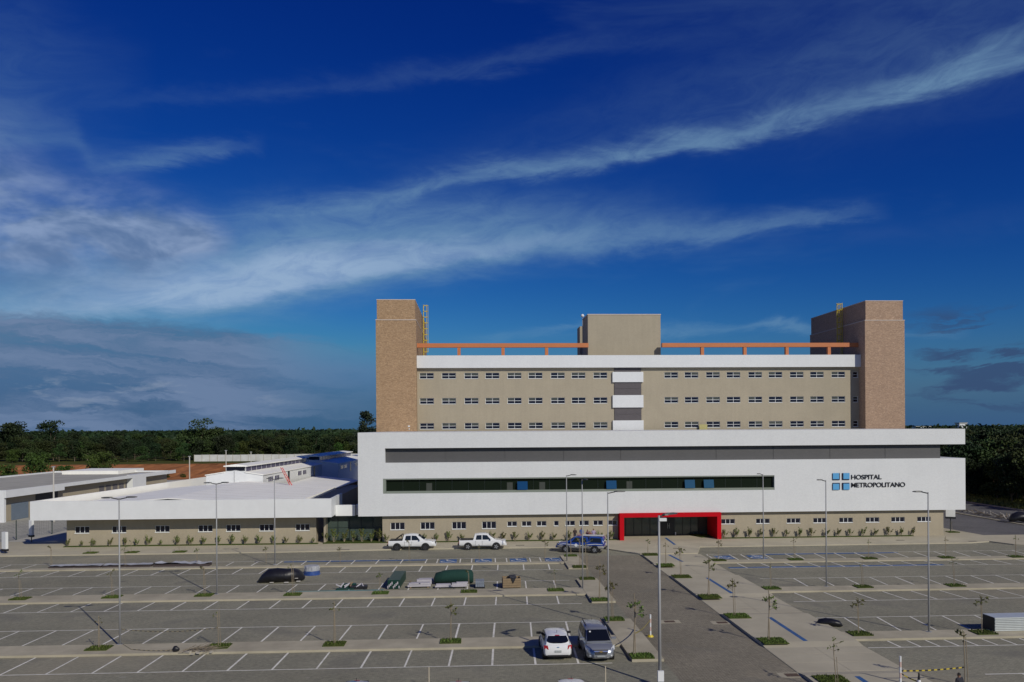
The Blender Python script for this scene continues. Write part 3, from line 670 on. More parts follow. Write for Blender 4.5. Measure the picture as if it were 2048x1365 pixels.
# right parapet return
MB().box(-16.95,-16.72,98.12,106,3.45,5.66).build('right_parapet', M_WHITEP, wing)
def roof(pts, name, par, m=M_WHITES, th=.12):
    """thin sheet given by its corner points (x, y, z)"""
    n = len(pts); b_ = MB(); b_.add([*pts, *[(x,y,z-th) for x,y,z in pts]], [tuple(range(n)), tuple(range(2*n-1,n-1,-1))]+[(i,n+i,n+(i+1)%n,(i+1)%n) for i in range(n)])
    return b_.build(name, m, par)
roof([(-50.6,99.6,4.75),(-36.5,99.9,5.75),(-35.5,131.5,5.75),(-47.6,131.5,4.75)], 'roof_sheet', wing)
roof([(-36.5,99.9,5.76),(-21.9,99.9,4.85),(-21.6,129.5,4.85),(-35.5,131.4,5.76)], 'roof_sheet', wing)
MB().prism([(-22.0,100.2),(-21.8,100.2),(-21.5,129.4),(-21.7,129.4)],3.6,4.72).build('eave_board', M_WHITES, wing)
MB().box(-47.5,-22.2,100.0,129,3.4,4.45).build('roof_plenum', M_WHITES, wing)
for k in range(8):                                     # sheet seams
    y = 103+k*3.6
    MB().add([(-36.4+.03*k,y,5.80),(-36.4+.03*k,y+.06,5.80),(-22.0,y+.06,4.89),(-22.0,y,4.89)],[(0,3,2,1)]).build('seam', M_CONC2, wing)
link = thing('link_corridor', 'white box corridor over dark green glazing between the low wing and the hospital', 'corridor', (-15.5,101,0), world=True)
MB().box(-16.7,-14.35,100.6,101.0,3.3,4.62).build('white_box', M_WHITEP, link)
MB().box(-14.33,-13.8,101.4,128,3.3,4.55).build('side_box', M_WHITEP, link)
lf = MB()
for k in range(6):
    x = -18.0+k*1.42; lf.box(x-.04,x+.04,101.6,101.7,.1,3.3)
lf.box(-18.0,-10.9,101.62,101.68,1.72,1.80).box(-18.0,-10.9,101.62,101.68,3.2,3.3)
lfo = lf.build('glazing_frame', M_DFRAME, link)
for k in range(5):
    x = -18.0+k*1.42
    for z0, z1 in ((.15,1.72),(1.80,3.2)):
        MB().box(x+.05,x+1.37,101.63,101.66,z0,z1).build('pane', M_GLASSG, lfo, off=(-15.5,101,0))
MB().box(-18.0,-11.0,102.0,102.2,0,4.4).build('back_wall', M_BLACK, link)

# ---------------------------------------------------------------- clerestory halls behind the wing
def rotp(p, o, a): x, y = p[0]-o[0], p[1]-o[1]; return (o[0]+x*math.cos(a)-y*math.sin(a), o[1]+x*math.sin(a)+y*math.cos(a))
def hall(o, w, l, zb, ze, zr, a, label, name='clerestory_hall'):
    """long gabled hall with a raised glazed monitor; o = front left corner, runs along +y turned by a"""
    t = thing(name, label, 'building', (o[0],o[1],0), a)
    m = MB(); g = [(0,0,0),(w,0,0),(w,0,ze),(w/2,0,zr),(0,0,ze)]
    m.loft([[(x,y,z) for x,_,z in g] for y in (0,l)]); m.build('hall_wall', M_WHITEP, t)
    mx0, mx1 = w*.32, w*.68; zm = zr-.35; zt = zr+.75
    for s0, s1, za, zb_ in ((-.15,mx0,ze+.05-.03,None),(mx1,w+.15,None,ze+.02)):
        f_ = lambda x: ze+.06+(zr-ze)*(1-abs(x-w/2)/(w/2))
        pts = [(s0,-.15,f_(s0)),(s1,-.15,f_(s1)),(s1,l+.15,f_(s1)),(s0,l+.15,f_(s0))]
        roof(pts, 'roof_sheet', t)
    mo = MB().box(mx0+.1,mx1-.1,.6,l-.4,zr-1.2,zt-.1).build('monitor_core', M_WHITEP, t)
    MB().loft([[(x,y,z) for x,z in ((mx0-.25,zt-.18),(mx1+.25,zt-.18),(mx1+.25,zt-.02),(w/2,zt+.22),(mx0-.25,zt-.02))] for y in (.3,l-.1)]).build('monitor_roof', M_WHITES, t)
    n = 14; MB().box(mx0+.15,mx1-.15,.56,.595,zm+.25,zt-.2).build('monitor_window', M_GLASS, mo)
    for k in range(n):
        y0 = 1.0+(l-2)*k/n; y1 = y0+(l-2)/n-.3
        q = MB().box(mx1-.095,mx1-.06,y0,y1,zm+.02,zt-.22).build('clerestory_window', glass('violet_grey_glass', (.10,.09,.16), .2), mo)
    wins = MB()
    for yy in (2.5,6.0,l*.52,l*.52+3.4):
        q = MB().box(w+.004,w+.05,yy,yy+2.6,ze-1.35,ze-.45).build('side_window', M_FRAME, t)
        for k in range(3): MB().box(w+.052,w+.06,yy+.1+k*.85,yy+.8+k*.85,ze-1.27,ze-.53).build('pane', mat('violet_grey_glass', (.10,.09,.16)), q)
    for yy in (l*.36,l*.82): MB().box(w+.004,w+.05,yy,yy+1.0,ze-2.15,ze-.15).build('door', mat('dark_door', (.012,.012,.016), .3), t)
    MB().box(w*.49,w*.5,-.03,-.005,zb,zr-.1).build('rain_pipe', M_STEEL, t)
    return t
hall((-42.1,131.8), 9.0, 38.5, 4.6, 6.75, 7.45, -R(3.4), 'white gabled hall with a glazed roof monitor standing behind the low wing')
hall((-41.0,176.0), 12.5, 34, 0, 6.6, 7.5, -R(3.4), 'shaded hall with roof monitor at the back, between the sunlit white hall and the hospital')
th_ = thing('rear_store', 'small white-roofed building furthest back, touching the hospital edge', 'building', (-32,216,0), -R(3.4))
MB().box(0,16,0,16,0,6.0).build('store_wall', M_WHITEP, th_); MB().box(-.4,16.4,-.4,16.4,6.0,7.0).build('store_parapet', M_WHITEP, th_)
MB().box(4,7,-.05,-.01,2.2,4.0).build('store_window', M_GLASS, th_)
can = thing('flat_roof_block', 'low white flat-roofed block between the sunlit hall and the hospital', 'building', (-26,142,0), world=True)
roof([(-31.2,136,4.70),(-21.4,131.5,4.62),(-20.4,150,4.62),(-31.0,165,4.70)], 'roof_sheet', can)
MB().prism([(-31,136.5),(-21.7,132.2),(-20.8,149.5),(-30.8,164.5)],0,4.5).build('block_wall', M_BEIGE, can)
bo = thing('hoist_boom', 'slanted red and white lattice boom above the roof beside the third lamp post', 'hoist', (-29.0,128,5.0))
m = MB(); A_, B_ = Vector((1.2,0,-.2)), Vector((-.55,.4,3.0))
for s in (-.16,.16):
    for q in (-.12,.12): m.cyl(A_+Vector((s,q,0)), B_+Vector((s*.8,q*.8,0)), .05,.04,5)
m.build('boom', mat('red_boom_paint', (.55,.05,.04), .6), bo)
m = MB()
for k in range(7):
    a_ = A_.lerp(B_, k/7); b_ = A_.lerp(B_, (k+1)/7); m.cyl(a_+Vector((-.15,-.13,0)), b_+Vector((.15,-.13,0)), .04,.04,5)
m.build('lattice', mat('pale_pink_paint', (.62,.42,.40), .6), bo)

# ---------------------------------------------------------------- far-left grey-roofed building
fb = thing('grey_roof_building', 'low building with grey roof and white fascia at the far left', 'building', (-70.0,128,0), -R(3.0))
L_ = 72
MB().box(-26,-1.9,0,60,0,4.2).build('building_wall', M_BEIGE, fb)
MB().box(-26,-1.0,-.2,.3,0,4.9).build('white_corner_wall', M_WHITEP, fb)
MB().box(-26,-.9,.3,58,4.45,4.62).build('grey_roof', M_ROOFG, fb)
MB().box(-.95,-.7,-.2,16,3.75,4.9).build('deep_fascia', M_WHITEP, fb)
MB().box(-.95,-.7,16,41,4.3,4.9).build('thin_fascia', M_WHITEP, fb)
MB().box(-1.9,-.7,41,47,1.2,4.9).build('white_pier', M_WHITEP, fb)
MB().box(-.95,-.7,47,62,4.2,4.9).build('thin_fascia', M_WHITEP, fb)
MB().box(-26.3,-26.0,-.2,60,4.45,4.9).build('back_parapet', M_WHITEP, fb)
MB().box(-26,-.7,58,58.25,4.3,4.95).build('end_parapet', M_WHITEP, fb)
MB().box(-20,-8,50,62,4.62,5.35).build('roof_box', M_WHITES, fb)
MB().box(-1.895,-1.85,3,7.5,0,2.6).build('roller_door', mat('blue_grey_door', (.15,.19,.24), .5, .1, 2), fb)
MB().box(-1.895,-1.86,9.5,16,0,3.6).build('dark_opening', M_BLACK, fb)
for k in range(5): MB().box(-1.895,-1.85,30+k*2.6,31.8+k*2.6,1.4,3.4).build('side_window', mat('grey_louvre', (.13,.12,.125), .6), fb)

# ---------------------------------------------------------------- white panel wall in front of the forest
pw = thing('panel_wall', 'long white precast panel wall at the edge of the forest', 'wall', (-95,285,3.2))
for k in range(27):
    MB().box(k*2.6+.06,k*2.6+2.54,-.06,.06,0,2.25+.05*math.sin(k)).build('panel', mat('aged_white_panel', (.60,.60,.585), .8, .18, .5), pw)
    MB().box(k*2.6-.06,k*2.6+.06,-.09,.09,0,2.4).build('post', M_CONC2, pw)
# mesh fence at the left
fe = thing('mesh_fence', 'dark green wire mesh fence along the yard at the far left', 'fence', (-57.7,101,0))
fp = [(-8,-3,0),(-.8,3,0),(-.5,6.5,0),(-.3,9.5,0),(1.0,12.4,0),(.9,17,0),(3.2,20,0),(6.0,23,0),(9.5,27,0)]
M_FG = mat('dark_green_wire', (.015,.035,.03), .6)
for p in fp: MB().cyl((p[0],p[1],0),(p[0],p[1],2.5),.06,.06,6).build('post', M_FG, fe)
for a_, b_ in zip(fp, fp[1:]):
    m = MB(); a_ = Vector(a_); b_ = Vector(b_)
    for k in range(13): m.cyl(a_+Vector((0,0,.1+k*.19)), b_+Vector((0,0,.1+k*.19)), .008,.008,3,False)
    n_ = max(3,int((b_-a_).length/.25))
    for k in range(1,n_): q = a_.lerp(b_,k/n_); m.cyl(q+Vector((0,0,.1)), q+Vector((0,0,2.38)), .008,.008,3,False)
    m.build('mesh_panel', M_FG, fe)
# white totem signs on posts
for (x, y, z1, zb, w, lab) in ((10,1108,2.45,.55,.62,'white totem sign at the far left pavement edge'),(63,1085,2.75,.9,.50,'white totem sign by the mesh fence under the end of the low wing'),(1901,1063,3.2,1.9,1.1,'white totem sign beneath the right overhang of the hospital')):
    X, Y = G(x, y, .1)
    t = thing('totem_sign', lab, 'sign', (X,Y,.1), R(-25))
    MB().box(-w/2,w/2,-.16,.16,zb,z1).build('white_panel', M_WHITEP, t)
    MB().box(-w/2-.04,w/2+.04,-.2,.2,zb-.25,zb-.002).build('dark_base', M_BLACK, t)
    MB().cyl((0,0,0),(0,0,zb-.25),.06,.06,6).build('post', M_LAMPD, t)

# ---------------------------------------------------------------- lamp posts
def lamp(base, h, heads, label, thick=.066):
    X, Y = base
    t = thing('lamp_post', label, 'lamp post', (X,Y,.1), group='car park lamp posts')
    MB().cyl((0,0,0),(0,0,h),thick,thick*.6,10).build('pole', M_STEEL, t, smooth=True)
    MB().cyl((0,0,0),(0,0,.05),.2,.2,8).build('base_plate', M_STEEL, t)
    for dx_, dy_ in heads:
        d = Vector((dx_,dy_,0)); L1 = d.length; d.normalize(); n_ = Vector((-d.y,d.x,0))
        arm = MB().cyl((0,0,h-.08),d*L1*.45+Vector((0,0,h+.02)),.04,.035,6).build('arm', M_LAMPD, t)
        r = []
        for s, w_, za, zb_ in ((.4,.06,.0,.06),(.55,.12,-.02,.08),(.9,.13,-.02,.07),(1.04,.08,.0,.05)):
            c = d*L1*s+Vector((0,0,h+.02)); r.append([c-n_*w_+Vector((0,0,za)), c+n_*w_+Vector((0,0,za)), c+n_*w_*.7+Vector((0,0,zb_)), c-n_*w_*.7+Vector((0,0,zb_))])
        hd = MB().loft(r).build('lamp_head', M_LAMPD, t)
    return t
LP = [((240,1290),9.4,((-1.0,-.15),(1.0,.25)),'double-headed lamp post standing nearest at the left'),
      ((434,1190),9.3,((-.95,-.1),(.95,.2)),'double-headed lamp post in the middle of the left car park'),
      ((550,1130),8.75,((.85,.1),(-.75,-.1)),'lamp post on the far left island, in front of the red boom'),
      ((1134,1123),8.85,((1.0,0),),'lamp post left of the blue police pickup, arm to the right'),
      ((1165.5,1178),9.3,((.35,-.6),),'lamp post in front of the police pickup with its head turned forward'),
      ((1217,1248),9.2,((1.2,.1),),'lamp post beside the silver minivan with one long arm'),
      ((1527,1119),8.8,((-.6,0),),'lamp post rising in front of the right end of the strip window'),
      ((1653,1174),9.1,((-.75,0),),'lamp post just left of the hospital sign'),
      ((1858,1265),9.3,((-1.0,0),),'lamp post nearest at the right, below the right end of the white block')]
for b_, h, hd, lab in LP: lamp(G(*b_,.1), h, hd, lab)
X, Y = G(1320,1372)
t = lamp((X,Y), 9.0, ((.55,.15),(1.1,.7)), 'thick pale pole with meter box in the driveway foreground', .095)
MB().box(-.16,.16,-.26,-.1,.2,.75).build('meter_box', M_WHITEP, t)
MB().box(.0,.4,-.08,.08,8.7,8.86).build('camera_arm', M_WHITEP, t)

# ================================================================ vehicles
M_TYRE = mat('tyre_rubber', (.014,.014,.015), .85); M_RIM = mat('alloy_rim', (.42,.43,.45), .35, metal=.6); M_RIMD = mat('dark_rim', (.06,.06,.065), .4, metal=.4)
M_CGLASS = glass('car_glass', (.006,.007,.010), .04, .7)
M_CWHITE = mat('white_car_paint', (.76,.77,.78), .28, coat=.6); M_SILVER = mat('silver_car_paint', (.36,.38,.41), .30, metal=.55, coat=.6)
M_PBLUE = mat('police_blue_paint', (.015,.055,.28), .30, coat=.5); M_CBLUE = mat('dark_blue_car_paint', (.01,.03,.16), .28, coat=.6)
M_HLAMP = mat('headlamp_glass', (.55,.57,.60), .12, coat=.5); M_TLAMP = mat('tail_lamp_red', (.42,.012,.025), .2, coat=.5)
M_PLATE = mat('number_plate_grey', (.34,.36,.36), .5, .25, 14); M_CHROME = mat('chrome', (.75,.76,.78), .15, metal=.9); M_GOLD = mat('gold_emblem', (.55,.38,.10), .35, metal=.5)
def ringb(x, w, zb, zt):
    h = [(w*.90,zb),(w*.985,zb+.09),(w,zb+(zt-zb)*.5),(w*.985,zt-.10),(w*.90,zt-.015),(w*.45,zt+.012)]
    return [(x,y,z) for y,z in h]+[(x,-y,z) for y,z in reversed(h)]
def ringg(x, wb, wt, zb, zr):
    h = [(wb,zb),(wt+(wb-wt)*.5,zb+(zr-zb)*.5),(wt+.02,zr-.07*min(1,(zr-zb)*2)),(wt-.10,zr-.008),(wt*.4,zr+.012)]
    return [(x,y,z) for y,z in h]+[(x,-y,z) for y,z in reversed(h)]
WHEELS = {}
def wheel_mesh(r, w, rim):
    key = (r, w, rim.name)
    if key not in WHEELS:
        n = 20; prof = [(r*.62,-w/2),(r*.93,-w/2),(r,-w*.32),(r,w*.32),(r*.93,w/2),(r*.62,w/2)]
        t = MB(); vs = [(q*math.cos(2*math.pi*i/n), y, q*math.sin(2*math.pi*i/n)) for i in range(n) for q,y in prof]; k = len(prof)
        t.add(vs, [(i*k+j,i*k+(j+1)%k,((i+1)%n)*k+(j+1)%k,((i+1)%n)*k+j) for i in range(n) for j in range(k)])
        d = MB(); d.cyl((0,-w*.40,0),(0,w*.40,0),r*.63,r*.63,n)
        for s in (-1,1):
            for i in range(5):
                a = 2*math.pi*i/5; c, sn_ = math.cos(a), math.sin(a); p = Vector((-sn_,0,c))*.055
                A = Vector((c*.04,s*w*.45,sn_*.04)); B = Vector((c*r*.6,s*w*.45,sn_*r*.6))
                d.quad(A-p,B-p,B+p,A+p)
        WHEELS[key] = (t.mesh('tyre', M_TYRE, smooth=True), d.mesh('rim', rim))
    return WHEELS[key]
def slab4(q, d, name, m, par):
    """thin plate from four corner points, pushed out along d"""
    q = [Vector(p)+Vector(d)*.35 for p in q]; e = [p+Vector(d) for p in q]; n = len(q)
    return MB().add([*q,*e],[tuple(range(n)),tuple(range(2*n-1,n-1,-1))]+[(i,n+i,n+(i+1)%n,(i+1)%n) for i in range(n)]).build(name, m, par)
def vehicle(name, label, cat, loc, rz, S, group=None):
    t = thing(name, label, cat, loc, rz, group)
    P_ = S['paint']
    if S.get('lower'):
        sp_ = S['split']
        MB().loft([ringb(x,w*1.004,zb,min(zt,sp_)) for x,w,zb,zt in S['body']]).build('lower_body', S['lower'], t, smooth=True)
        b = MB().loft([ringb(x,w,max(zb,sp_-.12),zt) for x,w,zb,zt in S['body']]).build('body', P_, t, smooth=True)
    else: b = MB().loft([ringb(x,w,zb,zt) for x,w,zb,zt in S['body']]).build('body', P_, t, smooth=True)
    g = MB().loft([ringg(*s) for s in S['cabin']]).build('cabin', S.get('roofpaint',P_), t, smooth=True)
    for o in (b,g):
        md = o.modifiers.new('edge','EDGE_SPLIT'); md.split_angle = R(38)
    (xb,yb,zb),(xt,yt,zt) = S['wind']
    slab4([(xb,-yb,zb),(xb,yb,zb),(xt,yt,zt),(xt,-yt,zt)], (.014,0,.014), 'windscreen', M_CGLASS, t)
    (xb,yb,zb),(xt,yt,zt) = S['rear']
    rq = [(0,1,.42),(0,.93,.22),(0,.70,.06),(0,.35,-.02),(0,-.35,-.02),(0,-.70,.06),(0,-.93,.22),(0,-1,.42),(0,-.96,1),(0,.96,1)] if S.get('smile') else [(0,1,0),(0,-1,0),(0,-1,1),(0,1,1)]
    slab4([(xb+(xt-xb)*f, s*(yb+(yt-yb)*f), zb+(zt-zb)*f) for _, s, f in rq], (-.016,0,.008), 'rear_window', M_CGLASS, t)
    c = S['cabin'][len(S['cabin'])//2]; wb_, wt_, zb_, zr_ = c[1:]
    for s in (1,-1):
        for pl in S['side']:
            pts = [(x, s*(wb_+(wt_+.02-wb_)*(z-zb_)/(zr_-.07-zb_)+.012), z) for x,z in pl]
            n_ = len(pts); out = [(x,y+s*.012,z) for x,y,z in pts]
            MB().add(pts+out, [tuple(range(n_)) if s < 0 else tuple(range(n_-1,-1,-1)), tuple(range(n_,2*n_)) if s > 0 else tuple(range(2*n_-1,n_-1,-1))]+[(i,(i+1)%n_,n_+(i+1)%n_,n_+i) for i in range(n_)]).build('side_window', M_CGLASS, t)
        for dx_ in S.get('doors',()):
            W_ = S['W']; MB().box(dx_-.012,dx_+.012,s*(W_-.02),s*(W_+.004),S['body'][3][2]+.12,S['body'][3][3]-.08).build('door_gap', M_BLACK, t)
            hb = MB().box(dx_+.10,dx_+.28,s*(W_-.02),s*(W_+.02),S['body'][3][3]-.20,S['body'][3][3]-.16).build('door_handle', S.get('handle',P_), t)
        mx, mz = S['mirror']; mw = S['W']
        MB().loft([[(mx+a,s*(mw+y),mz+z) for a,z in ((-.05,-.07),(.08,-.06),(.08,.06),(-.05,.07))] for y in (-.06,.10,.22)]).build('mirror', S.get('mirrorpaint',M_BLACK), t)
    r = S['r']; tm, rm = wheel_mesh(r, .22, S['rim'])
    for x in S['axles']:
        for s in (1,-1):
            MB().cyl((x,s*(S['W']-.25),r+.02),(x,s*(S['W']+.006),r+.02),r+.075,r+.075,20).build('wheel_arch', M_BLACK, t)
            w_ = put('wheel', tm, t, (x,s*(S['W']-.09),r)); put('rim', rm, w_)
    for nm, m_, q, d in S.get('plates',()): slab4(q, d, nm, m_, t)
    for nm, m_, bx in S.get('boxes',()): MB().box(*bx).build(nm, m_, t)
    return t
def mir(q): return [(x,-y,z) for x,y,z in reversed(q)]
def both(nm, m_, q, d): return [(nm,m_,q,d),(nm,m_,mir(q),(d[0],-d[1],d[2]))]
def pickup_spec(paint, rim, **kw):
    S = dict(paint=paint, rim=rim, W=.93, r=.39, axles=(-1.62,1.60),
        body=[(-2.66,.84,.58,1.02),(-2.60,.915,.50,1.09),(-1.0,.93,.46,1.11),(.0,.93,.44,1.12),(1.1,.93,.44,1.14),(1.9,.92,.46,1.10),(2.4,.89,.50,1.03),(2.62,.82,.55,.92),(2.70,.70,.60,.78)],
        cabin=[(-1.02,.87,.86,1.07,1.09),(-.86,.87,.71,1.07,1.74),(-.2,.87,.72,1.08,1.83),(.35,.87,.72,1.10,1.82),(.68,.87,.70,1.10,1.74),(1.52,.85,.80,1.12,1.15)],
        wind=((1.44,.72,1.20),(.76,.60,1.70)), rear=((-1.0,.66,1.20),(-.89,.60,1.66)),
        side=[[(-.72,1.17),(-.06,1.17),(-.06,1.68),(-.62,1.66)],[(.04,1.17),(.98,1.17),(.55,1.66),(.04,1.69)]], doors=(-.78,0.0), mirror=(.98,1.25), mirrorpaint=paint)
    S['plates'] = both('headlamp', M_HLAMP, [(2.40,.86,.90),(2.64,.60,.88),(2.62,.62,1.00),(2.34,.88,1.02)],(.025,.02,.01)) \
        + both('tail_lamp', M_TLAMP, [(-2.645,.70,.72),(-2.645,.87,.72),(-2.61,.90,1.04),(-2.61,.73,1.04)],(-.02,.012,0)) \
        + [('grille', M_BLACK, [(2.70,-.55,.66),(2.70,.55,.66),(2.65,.55,.92),(2.65,-.55,.92)],(.02,0,.005)),
           ('tailgate_plate', M_PLATE, [(-2.665,.25,.60),(-2.665,-.25,.60),(-2.665,-.25,.74),(-2.665,.25,.74)],(-.012,0,0))]
    S['boxes'] = [('bed_cover', M_BLACK, (-2.50,-1.05,-.78,.78,1.09,1.155)),('rear_bumper', M_BLACK, (-2.80,-2.58,-.85,.85,.50,.66)),('front_bumper', paint, (2.5,2.78,-.74,.74,.50,.72)),('side_step', M_BLACK, (-.85,1.0,.80,.95,.36,.44)),('side_step', M_BLACK, (-.85,1.0,-.95,-.80,.36,.44))]
    S.update(kw); return S
s1 = pickup_spec(M_CWHITE, M_RIMD)
t1 = vehicle('pickup_truck', 'white double-cab pickup with a black sports bar, parked left of the other white pickup', 'pickup', (-7.0,94.55,.0), R(-2), s1, 'white pickups parked by the kerb')
m = MB()
for y in (-.72,.72): m.tube([(-1.0,y,1.16),(-1.12,y,1.72),(-1.9,y,1.18)], .05, 6)
m.cyl((-1.12,-.72,1.72),(-1.12,.72,1.72),.05,.05,6); m.build('sports_bar', M_BLACK, t1)
t2 = vehicle('pickup_truck', 'white double-cab pickup with silver wheels, parked between the first pickup and the police pickup', 'pickup', (1.05,94.3,.0), R(-2), pickup_spec(M_CWHITE, M_RIM), 'white pickups parked by the kerb')
# police pickup with canopy
sp_ = pickup_spec(M_PBLUE, M_RIM, lower=mat('police_grey_paint', (.22,.22,.22), .4, coat=.3), split=.86, roofpaint=M_PBLUE, mirrorpaint=M_PBLUE)
t3 = vehicle('police_pickup', 'blue and grey police pickup with rear canopy turned away near the red portal', 'pickup', (12.05,91.0,.0), R(163), sp_)
cn = MB().loft([ringg(-2.60,.88,.70,1.08,1.60), ringg(-2.45,.90,.76,1.08,1.80), ringg(-1.6,.90,.77,1.08,1.86), ringg(-1.04,.90,.76,1.08,1.84)]).build('canopy', M_PBLUE, t3)
slab4([(-2.615,.60,1.18),(-2.615,-.60,1.18),(-2.59,-.55,1.54),(-2.59,.55,1.54)],(-.016,0,0),'canopy_rear_window',M_CGLASS,cn)
slab4([(-2.635,.42,1.30),(-2.635,-.42,1.30),(-2.625,-.42,1.40),(-2.625,.42,1.40)],(-.012,0,0),'white_marking',M_WHITEP,cn)
for s in (1,-1):
    q = [(-2.35,s*.895,1.20),(-1.15,s*.895,1.20),(-1.15,s*.80,1.68),(-2.3,s*.80,1.66)]
    slab4(q if s > 0 else q[::-1],(0,s*.016,.004),'canopy_side_window',M_CGLASS,cn)
    w1_ = MB(); pts = [(-2.5,.98),(-1.7,1.02),(-.9,.94),(-.1,.82),(.8,.90),(1.8,.98),(2.3,.90)]
    for a_, b_ in zip(pts, pts[1:]): w1_.add([(a_[0],s*.938,a_[1]-.03),(b_[0],s*.938,b_[1]-.03),(b_[0],s*.938,b_[1]+.03),(a_[0],s*.938,a_[1]+.03)],[(0,1,2,3)])
    w1_.build('white_wave_stripe', M_WHITEP, t3)
    MB().cyl((.45,s*.93,.86),(.45,s*.945,.86),.17,.17,16).build('door_crest', M_WHITEP, t3)
MB().cyl((-2.67,-.45,.86),(-2.682,-.45,.86),.15,.15,14).build('tailgate_crest', M_WHITEP, t3)
MB().box(.05,.35,-.55,.55,1.83,1.93).build('light_bar', mat('light_bar_lens', (.25,.10,.14), .3), t3)
MB().box(-2.5,-.1,-.60,.60,1.868,1.885).build('white_roof_panel', M_CWHITE, t3)
# hatchback, rear towards us
hx, hy = 4.98, 50.35
HS = dict(paint=M_CWHITE, rim=M_RIM, W=.855, r=.30, axles=(-1.22,1.30),
    body=[(-1.97,.66,.46,.78),(-1.92,.76,.34,.92),(-1.75,.83,.28,.99),(-1.1,.855,.24,.99),(0,.855,.22,.97),(.9,.85,.22,.94),(1.45,.83,.24,.87),(1.80,.74,.28,.76),(1.97,.58,.36,.62)],
    cabin=[(-1.84,.74,.66,.96,1.00),(-1.50,.77,.59,.96,1.42),(-.8,.79,.62,.95,1.50),(.0,.79,.62,.94,1.49),(.40,.79,.58,.93,1.40),(1.20,.75,.68,.91,.94)],
    wind=((1.12,.64,.98),(.46,.54,1.37)), rear=((-1.81,.70,1.02),(-1.53,.56,1.40)),
    side=[[(-1.30,1.02),(-.42,1.02),(-.42,1.38),(-1.05,1.36)],[(-.34,1.02),(.78,1.00),(.28,1.36),(-.34,1.38)]], doors=(-.38,.62), mirror=(.72,1.05), mirrorpaint=M_BLACK, smile=1)
HS['plates'] = both('tail_lamp', M_TLAMP, [(-1.955,.55,.70),(-1.86,.79,.72),(-1.82,.82,.93),(-1.935,.60,.93)],(-.03,.012,0)) + [
    ('number_plate', M_PLATE, [(-1.975,.20,.52),(-1.975,-.20,.52),(-1.965,-.20,.64),(-1.965,.20,.64)],(-.02,0,0)),
    ('rear_emblem', M_CHROME, [(-1.945,.07,.80),(-1.945,-.07,.80),(-1.935,-.07,.85),(-1.935,.07,.85)],(-.03,0,0)),
    ('third_brake_lamp', M_TLAMP, [(-1.535,.13,1.405),(-1.535,-.13,1.405),(-1.49,-.13,1.435),(-1.49,.13,1.435)],(-.02,0,.01))]
HS['boxes'] = [('bumper_trim', M_BLACK, (-1.95,-1.7,-.62,.62,.26,.36)),('wiper', M_BLACK, (-1.825,-1.80,-.02,.35,1.055,1.075)),('antenna', M_BLACK, (-1.25,-1.22,-.01,.01,1.50,1.66))]
vehicle('hatchback', 'white hatchback seen from behind next to the silver minivan', 'car', (hx,hy,0), R(90), HS)
# minivan, front towards us
VS = dict(paint=M_SILVER, rim=M_RIM, W=.87, r=.31, axles=(-1.30,1.32),
    body=[(-2.17,.72,.42,.98),(-2.08,.82,.30,1.08),(-1.2,.87,.25,1.08),(0,.87,.23,1.06),(1.0,.865,.23,1.02),(1.55,.85,.25,.96),(1.92,.80,.27,.86),(2.10,.70,.30,.74),(2.19,.56,.34,.60)],
    cabin=[(-2.04,.78,.70,1.06,1.10),(-1.86,.80,.66,1.06,1.60),(-.9,.81,.66,1.06,1.69),(.2,.81,.65,1.05,1.68),(.52,.81,.62,1.04,1.60),(1.42,.79,.72,1.0,1.03)],
    wind=((1.34,.70,1.08),(.60,.585,1.575)), rear=((-2.06,.62,1.14),(-1.90,.58,1.56)),
    side=[[(-1.70,1.14),(-1.02,1.13),(-1.02,1.55),(-1.66,1.53)],[(-.95,1.13),(-.10,1.12),(-.10,1.56),(-.95,1.56)],[(-.02,1.12),(1.0,1.09),(.42,1.53),(-.02,1.56)]], doors=(-.98,-.05), mirror=(.95,1.14), mirrorpaint=M_SILVER)
VS['plates'] = both('headlamp', M_HLAMP, [(1.80,.83,.68),(2.07,.60,.66),(2.00,.60,.82),(1.62,.845,.93)],(.03,.025,.02)) + both('fog_lamp', M_HLAMP, [(2.13,.66,.40),(2.18,.55,.40),(2.18,.55,.48),(2.13,.66,.48)],(.03,.01,0)) + [
    ('upper_grille', M_BLACK, [(2.12,-.42,.705),(2.12,.42,.705),(2.085,.44,.765),(2.085,-.44,.765)],(.04,0,.01)),
    ('grille_bar', M_CHROME, [(2.15,-.44,.65),(2.15,.44,.65),(2.125,.44,.705),(2.125,-.44,.705)],(.05,0,.01)),
    ('lower_grille', M_BLACK, [(2.185,-.34,.50),(2.185,.34,.50),(2.15,.42,.65),(2.15,-.42,.65)],(.04,0,.01)),
    ('number_plate', M_PLATE, [(2.20,-.24,.36),(2.20,.24,.36),(2.20,.24,.45),(2.20,-.24,.45)],(.03,0,0)),
    ('windscreen_sticker', M_WHITEP, [(.80,-.50,1.46),(.80,-.40,1.46),(.72,-.40,1.51),(.72,-.50,1.51)],(.03,0,.03))]
VS['boxes'] = [('bumper_lip', M_CHROME, (2.12,2.215,-.50,.50,.29,.325)),('roof_rail', M_BLACK, (-1.7,.1,.56,.60,1.69,1.735)),('roof_rail', M_BLACK, (-1.7,.1,-.60,-.56,1.69,1.735)),
    ('emblem', M_GOLD, (2.21,2.235,-.13,.13,.665,.69)),('emblem', M_GOLD, (2.21,2.236,-.055,.055,.645,.71)),('antenna', M_BLACK, (-1.5,-1.47,-.01,.01,1.69,1.80))]
vehicle('minivan', 'silver minivan facing the camera beside the planter strip', 'car', (7.45,50.0,0), R(-90), VS)
